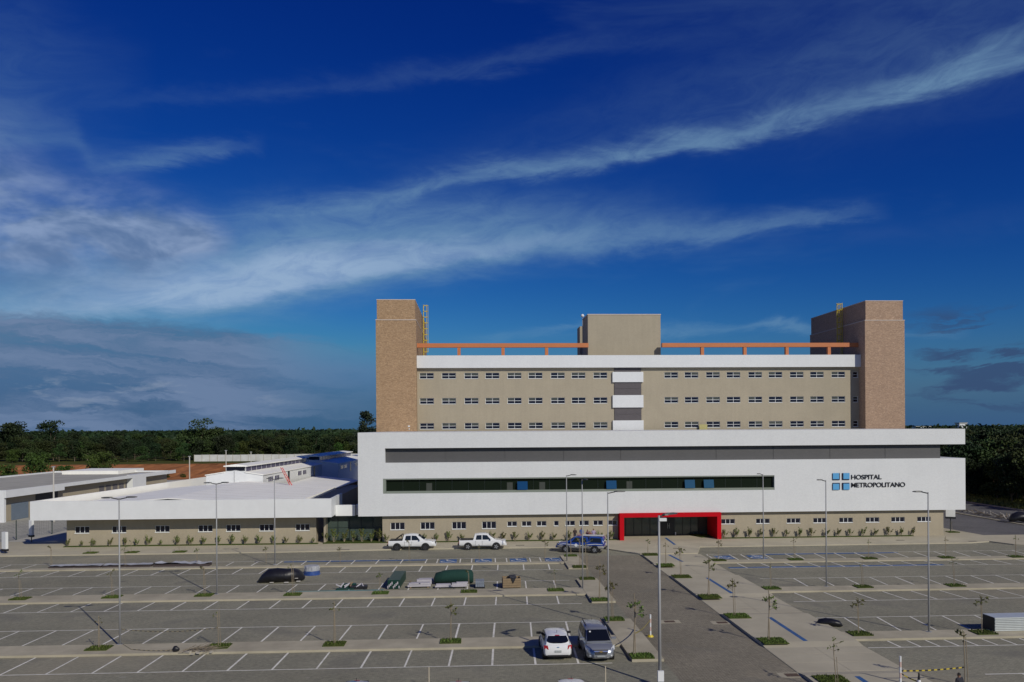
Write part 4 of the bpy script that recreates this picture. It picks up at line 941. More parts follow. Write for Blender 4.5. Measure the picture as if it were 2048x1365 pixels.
# three cars whose roofs reach into the bottom edge
for (x, y, pt, lab, s_) in ((-5.75,39.2,M_CBLUE,'dark blue car with roof antenna cut off by the bottom edge',HS),(-.75,38.75,M_SILVER,'silver-grey car roof at the bottom edge, between the blue roof and the white roof',HS),(4.75,38.75,M_CWHITE,'white car roof at the bottom edge below the white hatchback',HS)):
    q = dict(s_); q['paint'] = pt; vehicle('parked_car', lab, 'car', (x,y,0), R(-90), q, 'cars at the bottom edge')

# ================================================================ people
def person(loc, rz, top, legs, label, h=1.72, skin=(.22,.12,.075), hair=(.01,.008,.007), arms=((.30,.10,.95),(.30,-.02,.88))):
    t = thing('person', label, 'person', loc, rz, 'people beside the police pickup')
    k = h/1.72
    V = {}; vs = []; rad = []; es = []
    def v(n, p, r): V[n] = len(vs); vs.append(Vector(p)*k); rad.append((r*k,r*k))
    def e(*ns):
        for a, b in zip(ns, ns[1:]): es.append((V[a],V[b]))
    v('pel',(0,0,.95),.14); v('wai',(0,.01,1.10),.125); v('che',(0,.01,1.30),.15); v('nek',(0,0,1.46),.06); v('hd1',(0,-.02,1.54),.075); v('hd2',(0,-.025,1.64),.09); v('hd3',(0,-.01,1.70),.055)
    e('pel','wai','che','nek','hd1','hd2','hd3')
    v('nose',(0,-.118,1.60),.014); e('hd2','nose')
    for s, tg in ((1,'r'),(-1,'l')):
        v('ear'+tg,(s*.088,-.01,1.61),.014); e('hd2','ear'+tg)
        v('hip'+tg,(s*.09,0,.90),.10); v('kn'+tg,(s*.10,-.02,.50),.065); v('an'+tg,(s*.10,.02,.09),.045); v('ft'+tg,(s*.11,-.13,.04),.04)
        e('pel','hip'+tg,'kn'+tg,'an'+tg,'ft'+tg)
        ex, ey, ez = arms[0 if s > 0 else 1]
        v('sh'+tg,(s*.19,0,1.40),.065); v('el'+tg,(s*.25,.02,1.13),.045); v('wr'+tg,(s*ex*.85,-abs(ey)-.06,ez),.032); e('che','sh'+tg,'el'+tg,'wr'+tg)
        v('pa'+tg,(s*ex*.84,-abs(ey)-.09,ez-.07),.034); e('wr'+tg,'pa'+tg)
        for i in range(4):
            b = Vector((s*ex*.84+(i-1.5)*.018,-abs(ey)-.10,ez-.11-.004*(i%2))); v(f'f{i}{tg}',b,.009); v(f'g{i}{tg}',b+Vector((0,-.02,-.055+.008*abs(i-1.5))),.008); e('pa'+tg,f'f{i}{tg}',f'g{i}{tg}')
        b = Vector((s*(ex*.84-.05),-abs(ey)-.11,ez-.08)); v('th'+tg,b,.010); e('pa'+tg,'th'+tg)
    me = bpy.data.meshes.new('body'); me.from_pydata(vs, es, [])
    o = bpy.data.objects.new('body', me); COL.objects.link(o)
    md = o.modifiers.new('skin','SKIN'); md.use_smooth_shade = True
    for i, q in enumerate(me.skin_vertices[0].data): q.radius = rad[i]; q.use_root = (i == 0)
    o.modifiers.new('sub','SUBSURF').levels = 1
    bpy.context.view_layer.update()
    m2 = bpy.data.meshes.new_from_object(o.evaluated_get(bpy.context.evaluated_depsgraph_get())); bpy.data.objects.remove(o)
    ms = [mat('skin_tone',skin,.6), mat('shirt_%.2f_%.2f'%(top[0],top[2]),top,.85,.1,6), mat('trousers_%.2f'%legs[2],legs,.85,.1,6), mat('dark_hair',hair,.8), M_BLACK]
    m2.materials.clear()
    for q in ms: m2.materials.append(q)
    for p in m2.polygons:
        c = p.center/k; p.use_smooth = True
        if c.z > 1.655 or (c.z > 1.57 and c.y > .0): i = 3
        elif c.z > 1.47: i = 0
        elif c.z < .12: i = 4
        elif c.z < .96 and abs(c.x) < .21: i = 2
        elif abs(c.x) > .2 and c.z < 1.10: i = 0
        else: i = 1
        p.material_index = i
    put('body', m2, t)
    return t
person((*G(1150,1085,.13),.13), R(20), (.035,.02,.02), (.03,.035,.05), 'person in dark clothes standing behind the front of the police pickup')
person((*G(1163,1084,.13),.13), R(-30), (.11,.17,.42), (.04,.04,.05), 'person in a blue shirt standing behind the cab of the police pickup')
person((*G(1175,1087,.13),.13), R(40), (.10,.05,.07), (.03,.03,.04), 'person in a maroon shirt, third from the left behind the police pickup', 1.66)
person((*G(1180,1088,.13),.13), R(-10), (.20,.07,.06), (.04,.04,.06), 'shortest of the people behind the police pickup, in a reddish top', 1.52)
person((*G(1187,1086,.13),.13), R(10), (.33,.26,.40), (.03,.03,.05), 'person in a pale lilac shirt nearest the canopy of the police pickup')
pp = person((*G(1919,1414),0), R(200), (.02,.02,.03), (.03,.03,.04), 'dark-haired person at the bottom edge beside the striped tape', 1.70)

# ================================================================ materials lying in the car park
def lumpy(name, pts, r, mat_, label, cat, loc, seed, squash=.8, lump=.18, sub=3):
    """irregular wrapped bundle swept along pts"""
    rr = random.Random(seed); t = thing(name, label, cat, loc)
    rings = []
    n = 14
    ph = [rr.uniform(0,6.28) for _ in range(6)]
    for i, (p, q) in enumerate(zip(pts, r)):
        ring = []
        for j in range(n):
            a = 2*math.pi*j/n
            w = 1+lump*(math.sin(3*a+ph[0]+i*.9)*.5+math.sin(5*a+ph[1]-i*1.3)*.35+math.sin(2*a+ph[2]+i*.5)*.4)
            ring.append((p[0], p[1]+q*w*math.cos(a), max(0.0, p[2]+q*squash*w*math.sin(a))))
        rings.append(ring)
    o = MB().loft(rings).build('cover', mat_, t, smooth=True); return t, o
M_TARP = mat('black_tarpaulin', (.010,.010,.014), .45, .3, 3, .6, 5)
X, Y = G(560,1167)
bt, bo_ = lumpy('tarpaulin_bundle', [(-2.05,-.1,.12),(-1.7,0,.35),(-1.2,.1,.55),(-.4,.1,.60),(.4,.15,.58),(1.0,.25,.60),(1.5,.5,.52),(1.75,.7,.40),(1.95,.8,.25)], [.12,.5,.72,.78,.74,.76,.62,.45,.15], M_TARP, 'large black tarpaulin bundle lying left of the pale tub', 'bundle', (X,Y+.5,0), 3)
for (x, y, z, s) in ((-.7,-.66,.08,.14),(.6,-.66,.07,.16),(1.0,.1,1.0,.13),(1.4,-.2,.35,.12),(1.6,-.3,.1,.15),(.5,.2,1.05,.1)):
    MB().loft([[(x+s*a*1.2,y+s*b,z+c*s) for a,b in ((-1,-.6),(.8,-.8),(1,.5),(-.7,.7))] for c in (0,.4)]).build('weight_stone', mat('pale_stone', (.48,.46,.42), .9, .2, 3), bt)
X, Y = G(621,1152)
tb = thing('plastic_tub', 'upturned pale round tub with blue rim right of the black bundle', 'tub', (X,Y+.7,0))
n = 24
def rnd_ring(r, z): return [(r*math.cos(2*math.pi*i/n), r*math.sin(2*math.pi*i/n), z) for i in range(n)]
MB().loft([rnd_ring(.80,0),rnd_ring(.80,.06),rnd_ring(.76,.10),rnd_ring(.73,.40)]).build('blue_skirt', mat('blue_fibreglass', (.03,.07,.24), .4, .3, 4), tb, smooth=False)
MB().loft([rnd_ring(.728,.401),rnd_ring(.68,.80),rnd_ring(.62,.86)]).build('pale_shell', mat('pale_fibreglass', (.38,.39,.41), .45, .3, 3, stain=((.12,.14,.22),1.5,.7)), tb)
for i in range(9):
    a = i*.7; MB().box(.70*math.cos(a)-.03,.70*math.cos(a)+.03,.70*math.sin(a)-.03,.70*math.sin(a)+.03,.25,.8).build('rib', mat('pale_fibreglass', (.4,.4,.4)), tb)
# flat panels in a line
M_FLAT = mat('grey_film_panel', (.36,.37,.40), .35, .25, 1.2)
x0 = -42.8
for k, (a, b, th, lab) in enumerate(((0,5.2,.22,'flat grey wrapped panel, leftmost of three in line on the far island'),(5.35,10.2,.25,'flat grey wrapped panel, middle one of three in line on the far island'),(10.4,16.0,.30,'crumpled flat wrapped panel, rightmost of three in line on the far island'))):
    t = thing('wrapped_panel', lab, 'panel', (x0+a,84.6,.0), R(1), 'wrapped panels in line')
    rr = random.Random(k); nx = 12
    vs = []; 
    for i in range(nx+1):
        for j in range(4):
            vs.append(((b-a)*i/nx, .05+1.1*j/3+rr.uniform(-.04,.04), th+rr.uniform(-.03,.05)*(3 if k == 2 else 1)))
    MB().add(vs, [(i*4+j,(i+1)*4+j,(i+1)*4+j+1,i*4+j+1) for i in range(nx) for j in range(3)]).build('film', M_FLAT, t)
    MB().box(.05,b-a-.05,.08,1.1,.0,th-.08).build('panel_stack', mat('dark_board', (.06,.045,.045), .8), t)
# stacks beside the second island
def stack(name, label, cat, loc, rz, items, group='building materials on the car park'):
    t = thing(name, label, cat, loc, rz, group)
    for nm, m_, bx in items: MB().box(*bx).build(nm, m_, t)
    return t
M_GREEN = mat('dark_green_coating', (.006,.045,.032), .45, .2, 2); M_SLAB = mat('pale_lilac_slab', (.44,.42,.45), .7, .12, 2); M_WOOD = mat('raw_timber', (.25,.18,.105), .8, .2, 3); M_TEAL = mat('teal_tube', (.05,.15,.17), .5)
X, Y = G(705,1180)
st_ = stack('mesh_panel_pile', 'low pile of dark green mesh panels and white offcuts beside the second island', 'pile', (X,Y+.4,0), R(3), [('green_panel', M_GREEN, (-1.0,.2,.5,.9,.0,.35)),('green_panel', M_GREEN, (-1.4,.1,-.4,.0,.0,.12)),('dark_panel', M_BLACK, (-.2,1.2,-.35,.6,.0,.25))])
rr = random.Random(8)
for k in range(9):
    x = rr.uniform(-1.2,.9); y = rr.uniform(-.4,.5); a = rr.uniform(0,3)
    MB().cyl((x,y,.2),(x+.5*math.cos(a),y+.4*math.sin(a),.42),.06,.06,5).build('offcut', M_SLAB if k%3 else M_WOOD, st_)
t = thing('tube_row', 'teal tubes lying along the kerb of the second island', 'tubes', (-16.4,70.35,.0))
for k in range(4): MB().cyl((k*.5,.08*k,.04),(7.8+k*.3,.10*k+.1,.04),.035,.035,6).build('tube', M_TEAL, t)
X, Y = G(787,1180)
gp = thing('green_panel_stack', 'stack of dark green fence panels with pale ends, standing at an angle to the kerb', 'stack', (X,Y+.2,0), R(-2), 'building materials on the car park')
for k in range(7): MB().box(-.52,.52,.0,4.6,.05+k*.11,.14+k*.11).build('green_panel', M_GREEN, gp)
for k in range(9): MB().box(-.54+k*.12,-.45+k*.12,-.06-.05*(k%2),-.004,.08+.12*(k%4),.3+.12*(k%4)).build('pale_end', M_SLAB, gp)
X, Y = G(838,1178)
sl = thing('slab_stack', 'untidy stack of pale lilac slabs left of the green roll', 'stack', (X,Y+.3,0), R(4), 'building materials on the car park')
for k, (a, b, c, d, e_, f_) in enumerate(((-1.0,1.0,.0,.5,.12,.30),(-.9,.0,-.05,.45,.31,.42),(.1,.95,.05,.5,.31,.44),(-.7,.9,.55,1.1,.10,.34),(-.2,1.1,1.2,1.7,.1,.5),(-.1,1.3,2.2,2.6,.2,.34),(.0,1.2,2.8,3.2,.15,.30))):
    MB().box(a,b,c,d,e_,f_).build('slab', M_SLAB, sl)
for a in (-.8,.7): MB().box(a,a+.12,-.05,3.1,0,.10).build('bearer', M_WOOD, sl)
X, Y = G(907,1172)
gr_, _ = lumpy('net_roll', [(-1.75,0,.35),(-1.6,.05,.5),(-.8,.05,.62),(0,.1,.66),(.9,.12,.66),(1.6,.1,.62),(1.75,.1,.5)], [.22,.50,.62,.66,.66,.62,.42], mat('dark_green_net', (.006,.040,.030), .9, .25, 8, .5, 20), 'large dark green net roll behind a pale slab stack', 'roll', (X,Y+.9,0), 9, .95, .05)
X, Y = G(906,1176)
s2 = thing('slab_stack', 'low pale slab stack lying in front of the dark green net roll', 'stack', (X,Y,0), R(3), 'building materials on the car park')
for k, (a, b, c, d, e_, f_) in enumerate(((-1.55,1.2,-.25,.3,.12,.26),(-1.45,-.2,-.2,.28,.261,.36),(-.1,1.25,-.2,.3,.261,.40),(.3,1.3,-.15,.25,.401,.48))): MB().box(a,b,c,d,e_,f_).build('slab', M_SLAB, s2)
for a in (-1.2,.0,.9): MB().box(a,a+.12,-.22,.3,0,.118).build('bearer', M_BLACK, s2)
X, Y = G(960,1177)
bp = thing('block_pallet', 'small cube of wrapped grey blocks between the net roll and the timber skip', 'pallet', (X,Y+.35,0), R(0), 'building materials on the car park')
for i in range(4):
    for j in range(2): MB().box(-.38+i*.19,-.21+i*.19,-.35,.75,.12+j*.26,.36+j*.26).build('block', mat('blue_grey_block', (.20,.23,.28), .5, .2, 3), bp)
MB().box(-.42,.42,-.4,.8,0,.11).build('pallet_base', M_BLACK, bp)
X, Y = G(1024,1178)
sk = thing('timber_crate', 'open timber crate with a black sack hanging over its side', 'crate', (X,Y+.1,0), R(2), 'building materials on the car park')
for k in range(4): MB().box(-.78,.78,0,.05,.08+k*.20,.26+k*.20).build('plank', M_WOOD, sk)
for k in range(4): MB().box(-.78,.78,1.2,1.25,.08+k*.20,.26+k*.20).build('plank', M_WOOD, sk)
for s in (-.78,.73):
    for k in range(4): MB().box(s,s+.05,.06,1.19,.08+k*.20,.26+k*.20).build('plank', M_WOOD, sk)
MB().box(-.72,.72,.07,1.18,.05,.6).build('fill', M_BLACK, sk)
MB().loft([[(-.1,-.04,.9),(.35,-.04,.9),(.35,1.2,.9),(-.1,1.2,.9)],[(-.15,-.07,.92),(.42,-.07,.92),(.4,1.25,.98),(-.2,1.25,.98)]]).build('sack_fold', M_TARP, sk)
MB().add([(-.1,-.06,.92),(.35,-.06,.92),(.12,-.09,.45)],[(0,1,2)]).build('sack_tip', M_TARP, sk)
# black sack right of the walkway
X, Y = G(1661,1254)
lumpy('black_sack', [(-.75,.25,.15),(-.6,.25,.25),(-.2,.05,.3),(.2,-.1,.28),(.6,-.2,.22),(.8,-.25,.1)], [.12,.24,.32,.34,.3,.1], M_TARP, 'black sack lying at the right edge of the walkway', 'sack', (X,Y+.2,0), 12, .7, .15)
# bundle of metal sheets at the right edge
X, Y = G(1990,1268)
ms_ = thing('metal_sheet_stack', 'stack of shiny corrugated metal sheets at the right edge', 'stack', (X,Y,0), R(1))
for k in range(9):
    z = .05+k*.115
    MB().box(.02*(k%2),4.5,.0,1.3,z,z+.085).build('sheet', mat('shiny_sheet', (.62,.66,.66), .42, .1, 2, metal=.35), ms_)
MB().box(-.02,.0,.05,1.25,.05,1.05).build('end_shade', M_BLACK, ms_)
# rubble with black bag on the nearest island
X, Y = G(378,1303,.14)
t = thing('branch_heap', 'heap of dry branches and rubble with a black bag on the nearest left island', 'heap', (X,Y,.0))
rr = random.Random(21); m = MB()
for k in range(60):
    x = rr.gauss(.35,.55); y = rr.gauss(0,.22); a = rr.gauss(.3,.35); l = rr.uniform(.3,1.1)
    m.cyl((x,y,.12+rr.uniform(0,.2)),(x+l*math.cos(a),y+l*math.sin(a),.15+rr.uniform(0,.35)),.018,.010,4,False)
m.build('branches', mat('dry_twig', (.20,.165,.12), .9, .2, 4), t)
for k in range(26):
    x = rr.gauss(.55,.4); y = rr.gauss(-.05,.18); s = rr.uniform(.05,.13)
    MB().loft([[(x+s*a,y+s*b*.8,.10+c*s) for a,b in ((-1,-.7),(.9,-.9),(1,.6),(-.6,.8))] for c in (0,.8)]).build('rubble', mat('pale_rubble', (.42,.39,.34), .9, .2, 4), t)
MB().loft([[(-1.0+.03*i,(.16+.05*math.sin(i*2))*r_*math.cos(q),.28+.2*r_*math.sin(q)) for q in [2*math.pi*j/8 for j in range(8)]] for i, r_ in ((0,.3),(3,1),(8,1.1),(12,.6),(14,.3))]).build('black_bag', M_TARP, t, smooth=True)
# warning tapes and marker posts
def tape(label, pts, sag=.0, stripe=True, col=(.55,.42,.04), hh=.07):
    t = thing('warning_tape', label, 'tape', pts[0])
    o = Vector(pts[0]); ya, bl = MB(), MB(); i = 0
    for a, b in zip(pts, pts[1:]):
        a = Vector(a)-o; b = Vector(b)-o; n = max(2,int((b-a).length/.16))
        for k in range(n):
            f0, f1 = k/n, (k+1)/n
            p = a.lerp(b,f0); q = a.lerp(b,f1); p = p-Vector((0,0,sag*4*f0*(1-f0))); q = q-Vector((0,0,sag*4*f1*(1-f1)))
            (ya if i%2 else bl).add([p,q,q+Vector((0,.004,hh)),p+Vector((0,.004,hh))],[(0,1,2,3)]); i += 1
    ya.build('yellow_stripe', mat('tape_yellow_%.2f'%col[0],col,.6), t); bl.build('black_stripe', M_BLACK, t)['kind'] = 'stuff'; t.children[0]['kind'] = 'stuff'; return t
def g3(x, y, z): X, Y = G(x, y); return (X, Y, z)
l1 = g3(240,1290,1.0); s1_ = g3(437,1292,1.15)
tape('striped warning tape sagging between the nearest left lamp post and a sapling', [l1, s1_], .22, col=(.22,.18,.09), hh=.035)
tape('striped warning tape trailing on the ground below the nearest left lamp post', [g3(240,1292,.2), g3(262,1305,.17), g3(300,1308,.17), g3(345,1309,.2)], 0, col=(.22,.18,.09), hh=.035)
m1 = g3(1300,1275,.25); 
def marker(x, y, h, lab):
    X, Y = G(x, y); t = thing('marker_post', lab, 'post', (X,Y,0))
    for k in range(5): MB().cyl((0,0,.12+h*k/5),(0,0,.12+h*(k+1)/5),.055,.055,8).build('band', M_WHITEP if k%2 == 0 else mat('faded_red_band', (.62,.45,.40), .7), t)
    MB().cyl((0,0,0),(0,0,.119),.22,.15,10).build('yellow_base', M_YELLOW, t); return (X, Y)
a = marker(1301,1274,1.35,'white marker post with yellow base at the left side of the driveway')
tape('striped tape drooping from the driveway marker post to the planter sapling', [(a[0],a[1],1.1),g3(1268,1312,1.3)], .15, col=(.40,.33,.08))
b = marker(1801,1372,1.45,'white marker post at the bottom right by the walkway edge')
c_ = G(1930,1372)
tape('yellow and black tape at the bottom right between marker post and sapling', [(b[0],b[1],.75),(c_[0],c_[1],.95)], .05)
tape('lower yellow and black tape at the bottom right running to the traffic cone', [(b[0],b[1],.65),(*G(1838,1377),.3)], .05)
X, Y = G(1838,1378); t = thing('traffic_cone', 'black traffic cone with pale band at the bottom right', 'cone', (X,Y,0))
MB().cyl((0,0,.04),(0,0,.30),.17,.11,12).build('cone_lower', M_BLACK, t); MB().cyl((0,0,.30),(0,0,.48),.11,.075,12).build('pale_band', M_WHITEP, t); MB().cyl((0,0,.48),(0,0,.85),.075,.03,12).build('cone_upper', M_BLACK, t); MB().box(-.2,.2,-.2,.2,0,.04).build('cone_foot', M_BLACK, t)
for x, y, lab in ((1211,1376,'thin bare stake at the bottom edge left of the driveway'),(858,1378,'thin bare stake at the bottom edge between two car roofs')):
    X, Y = G(x, y); t = thing('timber_stake', lab, 'stake', (X,Y,0)); MB().cyl((0,0,0),(0,0,1.15),.035,.03,6).build('stake', mat('pale_timber', (.50,.44,.33), .8), t)
# rubbish heap by the side road, right of the hospital
X, Y = G(1965,1040); rr = random.Random(31)
t = thing('rubble_heap', 'long heap of timber offcuts and rubble along the road kerb right of the hospital', 'heap', (77.6,116,.0))
for k in range(70):
    y = rr.uniform(-3,16); x = rr.gauss(.6,.7); a = rr.uniform(-.6,.6)+1.5; l = rr.uniform(.4,2.2)
    MB().cyl((x,y,rr.uniform(.1,.5)),(x+l*math.cos(a),y+l*math.sin(a),rr.uniform(.1,.8)),.05,.05,4).build('offcut', mat('grey_timber', (.22,.18,.13), .9, .2, 2) if k%3 else mat('pale_rubble', (.42,.39,.34)), t)
lumpy('black_tarpaulin_pile', [(-1.6,0,.3),(-1.2,0,.6),(-.3,.1,.8),(.6,0,.75),(1.2,0,.5),(1.5,0,.2)], [.2,.6,.8,.8,.55,.15], M_TARP, 'black tarpaulin pile with pale patches on the road kerb, far right', 'pile', (77.4,112.5,.1), 41, .9, .25)
lumpy('black_pipe_coil', [(-1.0,0,.3),(-.6,0,.6),(0,0,.75),(.6,0,.6),(1.0,0,.3)], [.3,.7,.85,.7,.3], mat('black_pipe', (.012,.018,.022), .35, .3, 6, .8, 7), 'coiled black pipe heap on the road, furthest right', 'coil', (79.6,109.3,.1), 43, .9, .2)
# masts in the yard
for i, (x, yb, yt, Y, lab) in enumerate(((107,996,935,128,'thin white mast in front of the grey roof at the far left'),(379,955,914,175,'thin mast right of the grey-roofed building'),(452,938,902,200,'thin mast rising over the monitor roof before the panel wall'),(502,925,905,210,'thin mast in front of the panel wall'))):
    X, Z = P(x, yt, Y); t = thing('mast', lab, 'mast', (X,Y,0)); MB().cyl((0,0,0),(0,0,Z),.13,.10,6).build('shaft', mat('pale_mast', (.55,.53,.48), .7), t)
    MB().box(-.25,.25,-.1,.1,Z,Z+.15).build('mast_head', M_STEEL, t)

# ================================================================ vegetation
def leafmat(name, c, hue=.04, val=.35):
    if name in MATS: return MATS[name]
    m = bpy.data.materials.new(name); m.use_nodes = True; t = m.node_tree; b = t.nodes['Principled BSDF']
    oi = t.nodes.new('ShaderNodeObjectInfo'); ge = t.nodes.new('ShaderNodeNewGeometry'); hs = t.nodes.new('ShaderNodeHueSaturation'); hs.inputs['Color'].default_value = (*c,1)
    r1 = t.nodes.new('ShaderNodeMapRange'); r1.inputs[3].default_value = .5-hue; r1.inputs[4].default_value = .5+hue; t.links.new(oi.outputs['Random'], r1.inputs[0]); t.links.new(r1.outputs[0], hs.inputs['Hue'])
    ad = t.nodes.new('ShaderNodeMath'); ad.operation = 'MULTIPLY'
    r2 = t.nodes.new('ShaderNodeMapRange'); r2.inputs[3].default_value = 1-val; r2.inputs[4].default_value = 1+val; t.links.new(ge.outputs['Random Per Island'], r2.inputs[0])
    r3 = t.nodes.new('ShaderNodeMapRange'); r3.inputs[3].default_value = .7; r3.inputs[4].default_value = 1.3; t.links.new(oi.outputs['Random'], r3.inputs[0])
    t.links.new(r2.outputs[0], ad.inputs[0]); t.links.new(r3.outputs[0], ad.inputs[1]); t.links.new(ad.outputs[0], hs.inputs['Value'])
    t.links.new(hs.outputs[0], b.inputs['Base Color']); b.inputs['Roughness'].default_value = .65; b.inputs['Specular IOR Level'].default_value = .25
    MATS[name] = m; return m
M_LEAF = leafmat('forest_leaf', (.034,.054,.014)); M_LEAF2 = leafmat('bright_leaf', (.046,.078,.014)); M_LEAF3 = leafmat('dark_leaf', (.018,.030,.010)); M_LEAFP = leafmat('pine_leaf', (.022,.036,.018), .02)
M_SHRUB = leafmat('shrub_leaf', (.115,.145,.035), .03); M_SAP = leafmat('sapling_leaf', (.10,.115,.03), .05, .4); M_BARK = mat('bark', (.16,.13,.095), .95, .3, 3, .6, 6); M_STAKE = mat('sapling_stem', (.25,.205,.14), .9, .25, 5)
M_BLADE = leafmat('grass_blade', (.085,.125,.025), .02, .4)
def rdir(r):
    z = r.uniform(-1,1); a = r.uniform(0,2*math.pi); q = math.sqrt(1-z*z); return Vector((q*math.cos(a),q*math.sin(a),z))
def leaf(mb, p, r, s, up=.35):
    n = (rdir(r)+Vector((0,0,up))).normalized(); u = n.orthogonal().normalized(); a = r.uniform(0,6.28); w = n.cross(u)
    u, w = u*math.cos(a)+w*math.sin(a), w*math.cos(a)-u*math.sin(a)
    l = s*r.uniform(.7,1.3); b = l*r.uniform(.45,.7)
    mb.add([p-u*l*.5, p+w*b*.5+n*.1*s, p+u*l*.5, p-w*b*.5+n*.1*s],[(0,1,2,3)])
def crown(seed, n, h0, h1, rx, lobes, s, flat=1.0):
    """leaves spread over many lobes between heights h0 and h1"""
    r = random.Random(seed); mb = MB(); C = []
    for _ in range(lobes):
        z = r.uniform(h0+.1*(h1-h0), h1-.12*(h1-h0)); f = (z-h0)/(h1-h0); wd = rx*(.55+.75*math.sin(math.pi*min(1,f*.85+.12)))*.62
        a = r.uniform(0,6.28); d = wd*math.sqrt(r.random()); C.append((Vector((d*math.cos(a),d*math.sin(a),z)), rx*r.uniform(.26,.46)))
    C.append((Vector((0,0,h0+(h1-h0)*.62)), rx*.55))
    for _ in range(n):
        c, q = r.choice(C); d = rdir(r)
        if d.z < -.3 and r.random() < .6: d.z = -d.z
        leaf(mb, c+Vector((d.x*q,d.y*q,d.z*q*.72*flat))*(r.random()**.28), r, s)
    return mb, C
def limbs(C, h0, r0, seed, h_fork=.55):
    r = random.Random(seed); mb = MB(); zf = h0
    mb.cyl((0,0,-.3),(0,0,zf),r0,r0*.7,7)
    for c, q in C[:7]: mb.cyl((0,0,zf*r.uniform(.75,1)),tuple(c*.92),r0*.42,r0*.12,5,False)
    return mb
TREES = []
for i, (n, h0, h1, rx, lb, s, m_) in enumerate(((3000,.6,11.0,4.8,30,.62,M_LEAF),(2800,.4,9.8,4.6,26,.6,M_LEAF2),(3200,.6,12.0,5.0,32,.62,M_LEAF3),(2400,2.8,11.6,5.6,20,.6,M_LEAF),(2100,.2,6.4,3.8,20,.55,M_LEAF2),(2800,.5,12.6,4.2,32,.6,M_LEAF3))):
    mb, C = crown(100+i, n, h0, h1, rx, lb, s); TREES.append((mb.mesh('crown', m_), limbs(C, h0+1.2, .22, i).mesh('trunk', M_BARK)))
def tree(name, label, loc, k, sc, rz, group=None):
    t = thing(name, label, 'tree', loc, rz, group, sc)
    put('crown', TREES[k][0], t); put('trunk', TREES[k][1], t); return t
rf = random.Random(77)
# earth bank and plateau at the left
struct(MB().loft([[(-330,y,-.3),(-20,y,-.3),(-20,y,z),(-330,y,z)] for y, z in ((238,.0),(246,.5),(254,1.9),(262,3.15))]).build('earth_bank', M_SOIL))
rb = random.Random(14); vs = []; nx, ny = 150, 7
for i in range(nx+1):
    x = -300+i*1.75; w_ = rb.uniform(-.7,.7)
    for j in range(ny+1):
        f = j/ny; vs.append((x+rb.uniform(-.3,.3), 234+w_*3+28*f+rb.uniform(-.5,.5), max(-.05,3.35*(f**1.25))+rb.uniform(-.25,.3)*(0 if j in (0,ny) else 1)))
struct(MB().add(vs, [(i*(ny+1)+j,(i+1)*(ny+1)+j,(i+1)*(ny+1)+j+1,i*(ny+1)+j+1) for i in range(nx) for j in range(ny)]).build('bank_face', M_SOIL))
struct(MB().poly([(-600,261.8,3.22),(-20,261.8,3.22),(120,900,3.22),(-1400,900,3.22)]).build('plateau', M_VERGE))
LAB_L = 'broadleaf tree of the dense forest above the red earth bank at the left'
LAB_R = 'dark broadleaf tree of the forest wall right of the side road'
def at_px(x, Y, z=0): X = P(x, 860, Y)[0]; return (X, Y, z)
n_ = 0
for row, (Y, step, smin, smax) in enumerate(((292,24,.52,.76),(304,26,.58,.80),(322,28,.62,.86),(345,32,.66,.90),(372,36,.70,.92))):
    x = -40+rf.uniform(0,20)
    while x < 735:
        if not (row == 0 and 470 < x < 760):
            tree('forest_tree', LAB_L, at_px(x, Y+rf.uniform(-5,5), 3.1), rf.choice((0,0,1,2,3,5)), rf.uniform(smin,smax), rf.uniform(0,6.28), 'forest trees at the left')
        x += step*rf.uniform(.75,1.3)
# trees that stand out
for (x, Y, z, k, s, lab, nm) in ((70,224,-.1,1,.92,'big round tree on the bank, second from the left edge','bank_tree'),(128,228,-.1,4,.75,'low bushy tree on the bank between the two big round trees','bank_tree'),(196,226,0,1,.92,'bright green round tree on the bank above the grey roof','bank_tree'),
        (6,205,0,4,.95,'dark bush at the left edge below the earth bank','bank_tree'),(395,300,3,3,1.28,'tall spreading tree rising above the forest line in the middle left','emergent_tree'),(425,306,3,0,1.15,'tall tree just right of the spreading one above the left forest line','emergent_tree'),
        (25,300,3,2,1.22,'tall dark tree at the left edge above the forest line','emergent_tree'),(100,310,3,5,1.22,'narrow tall tree with a spiky top near the left edge','emergent_tree')):
    tree(nm, lab, at_px(x,Y,z), k, s, rf.uniform(0,6.28))
rp = random.Random(5)
for (x, Y) in ((300,236),(330,240),(262,234),(365,239),(140,232),(10,236),(235,233)):
    tree('bank_bush', 'small bush growing at the foot of the red earth bank', at_px(x,Y,0), 4, rp.uniform(.22,.45), rp.uniform(0,6), 'bushes along the bank')
# feathery pine beside the left tower
def pine(seed, h, rx, n):
    r = random.Random(seed); mb = MB(); tk = MB(); tk.cyl((0,0,-.2),(0,0,h*.97),.28,.05,7)
    for _ in range(46):
        f = r.random()**.8; z = h*(.18+.8*f); a = r.uniform(0,6.28); l = rx*(1-f*.75)*r.uniform(.5,1.1); e = Vector((l*math.cos(a),l*math.sin(a),z+l*.35)); tk.cyl((0,0,z),tuple(e),.06,.02,4,False)
        for _ in range(n//46):
            g = r.uniform(.1,1.08); p = Vector((0,0,z)).lerp(e,g)+rdir(r)*.6; leaf(mb, p, r, .5, .1)
    return mb, tk
pm, pt = pine(3, 18.6, 5.0, 4200)
t = thing('pine_tree', 'tall feathery dark tree beside the left stone tower', 'tree', at_px(733,210,-.1)); put('crown', pm.mesh('crown', M_LEAFP), t); put('trunk', pt.mesh('trunk', M_BARK), t)
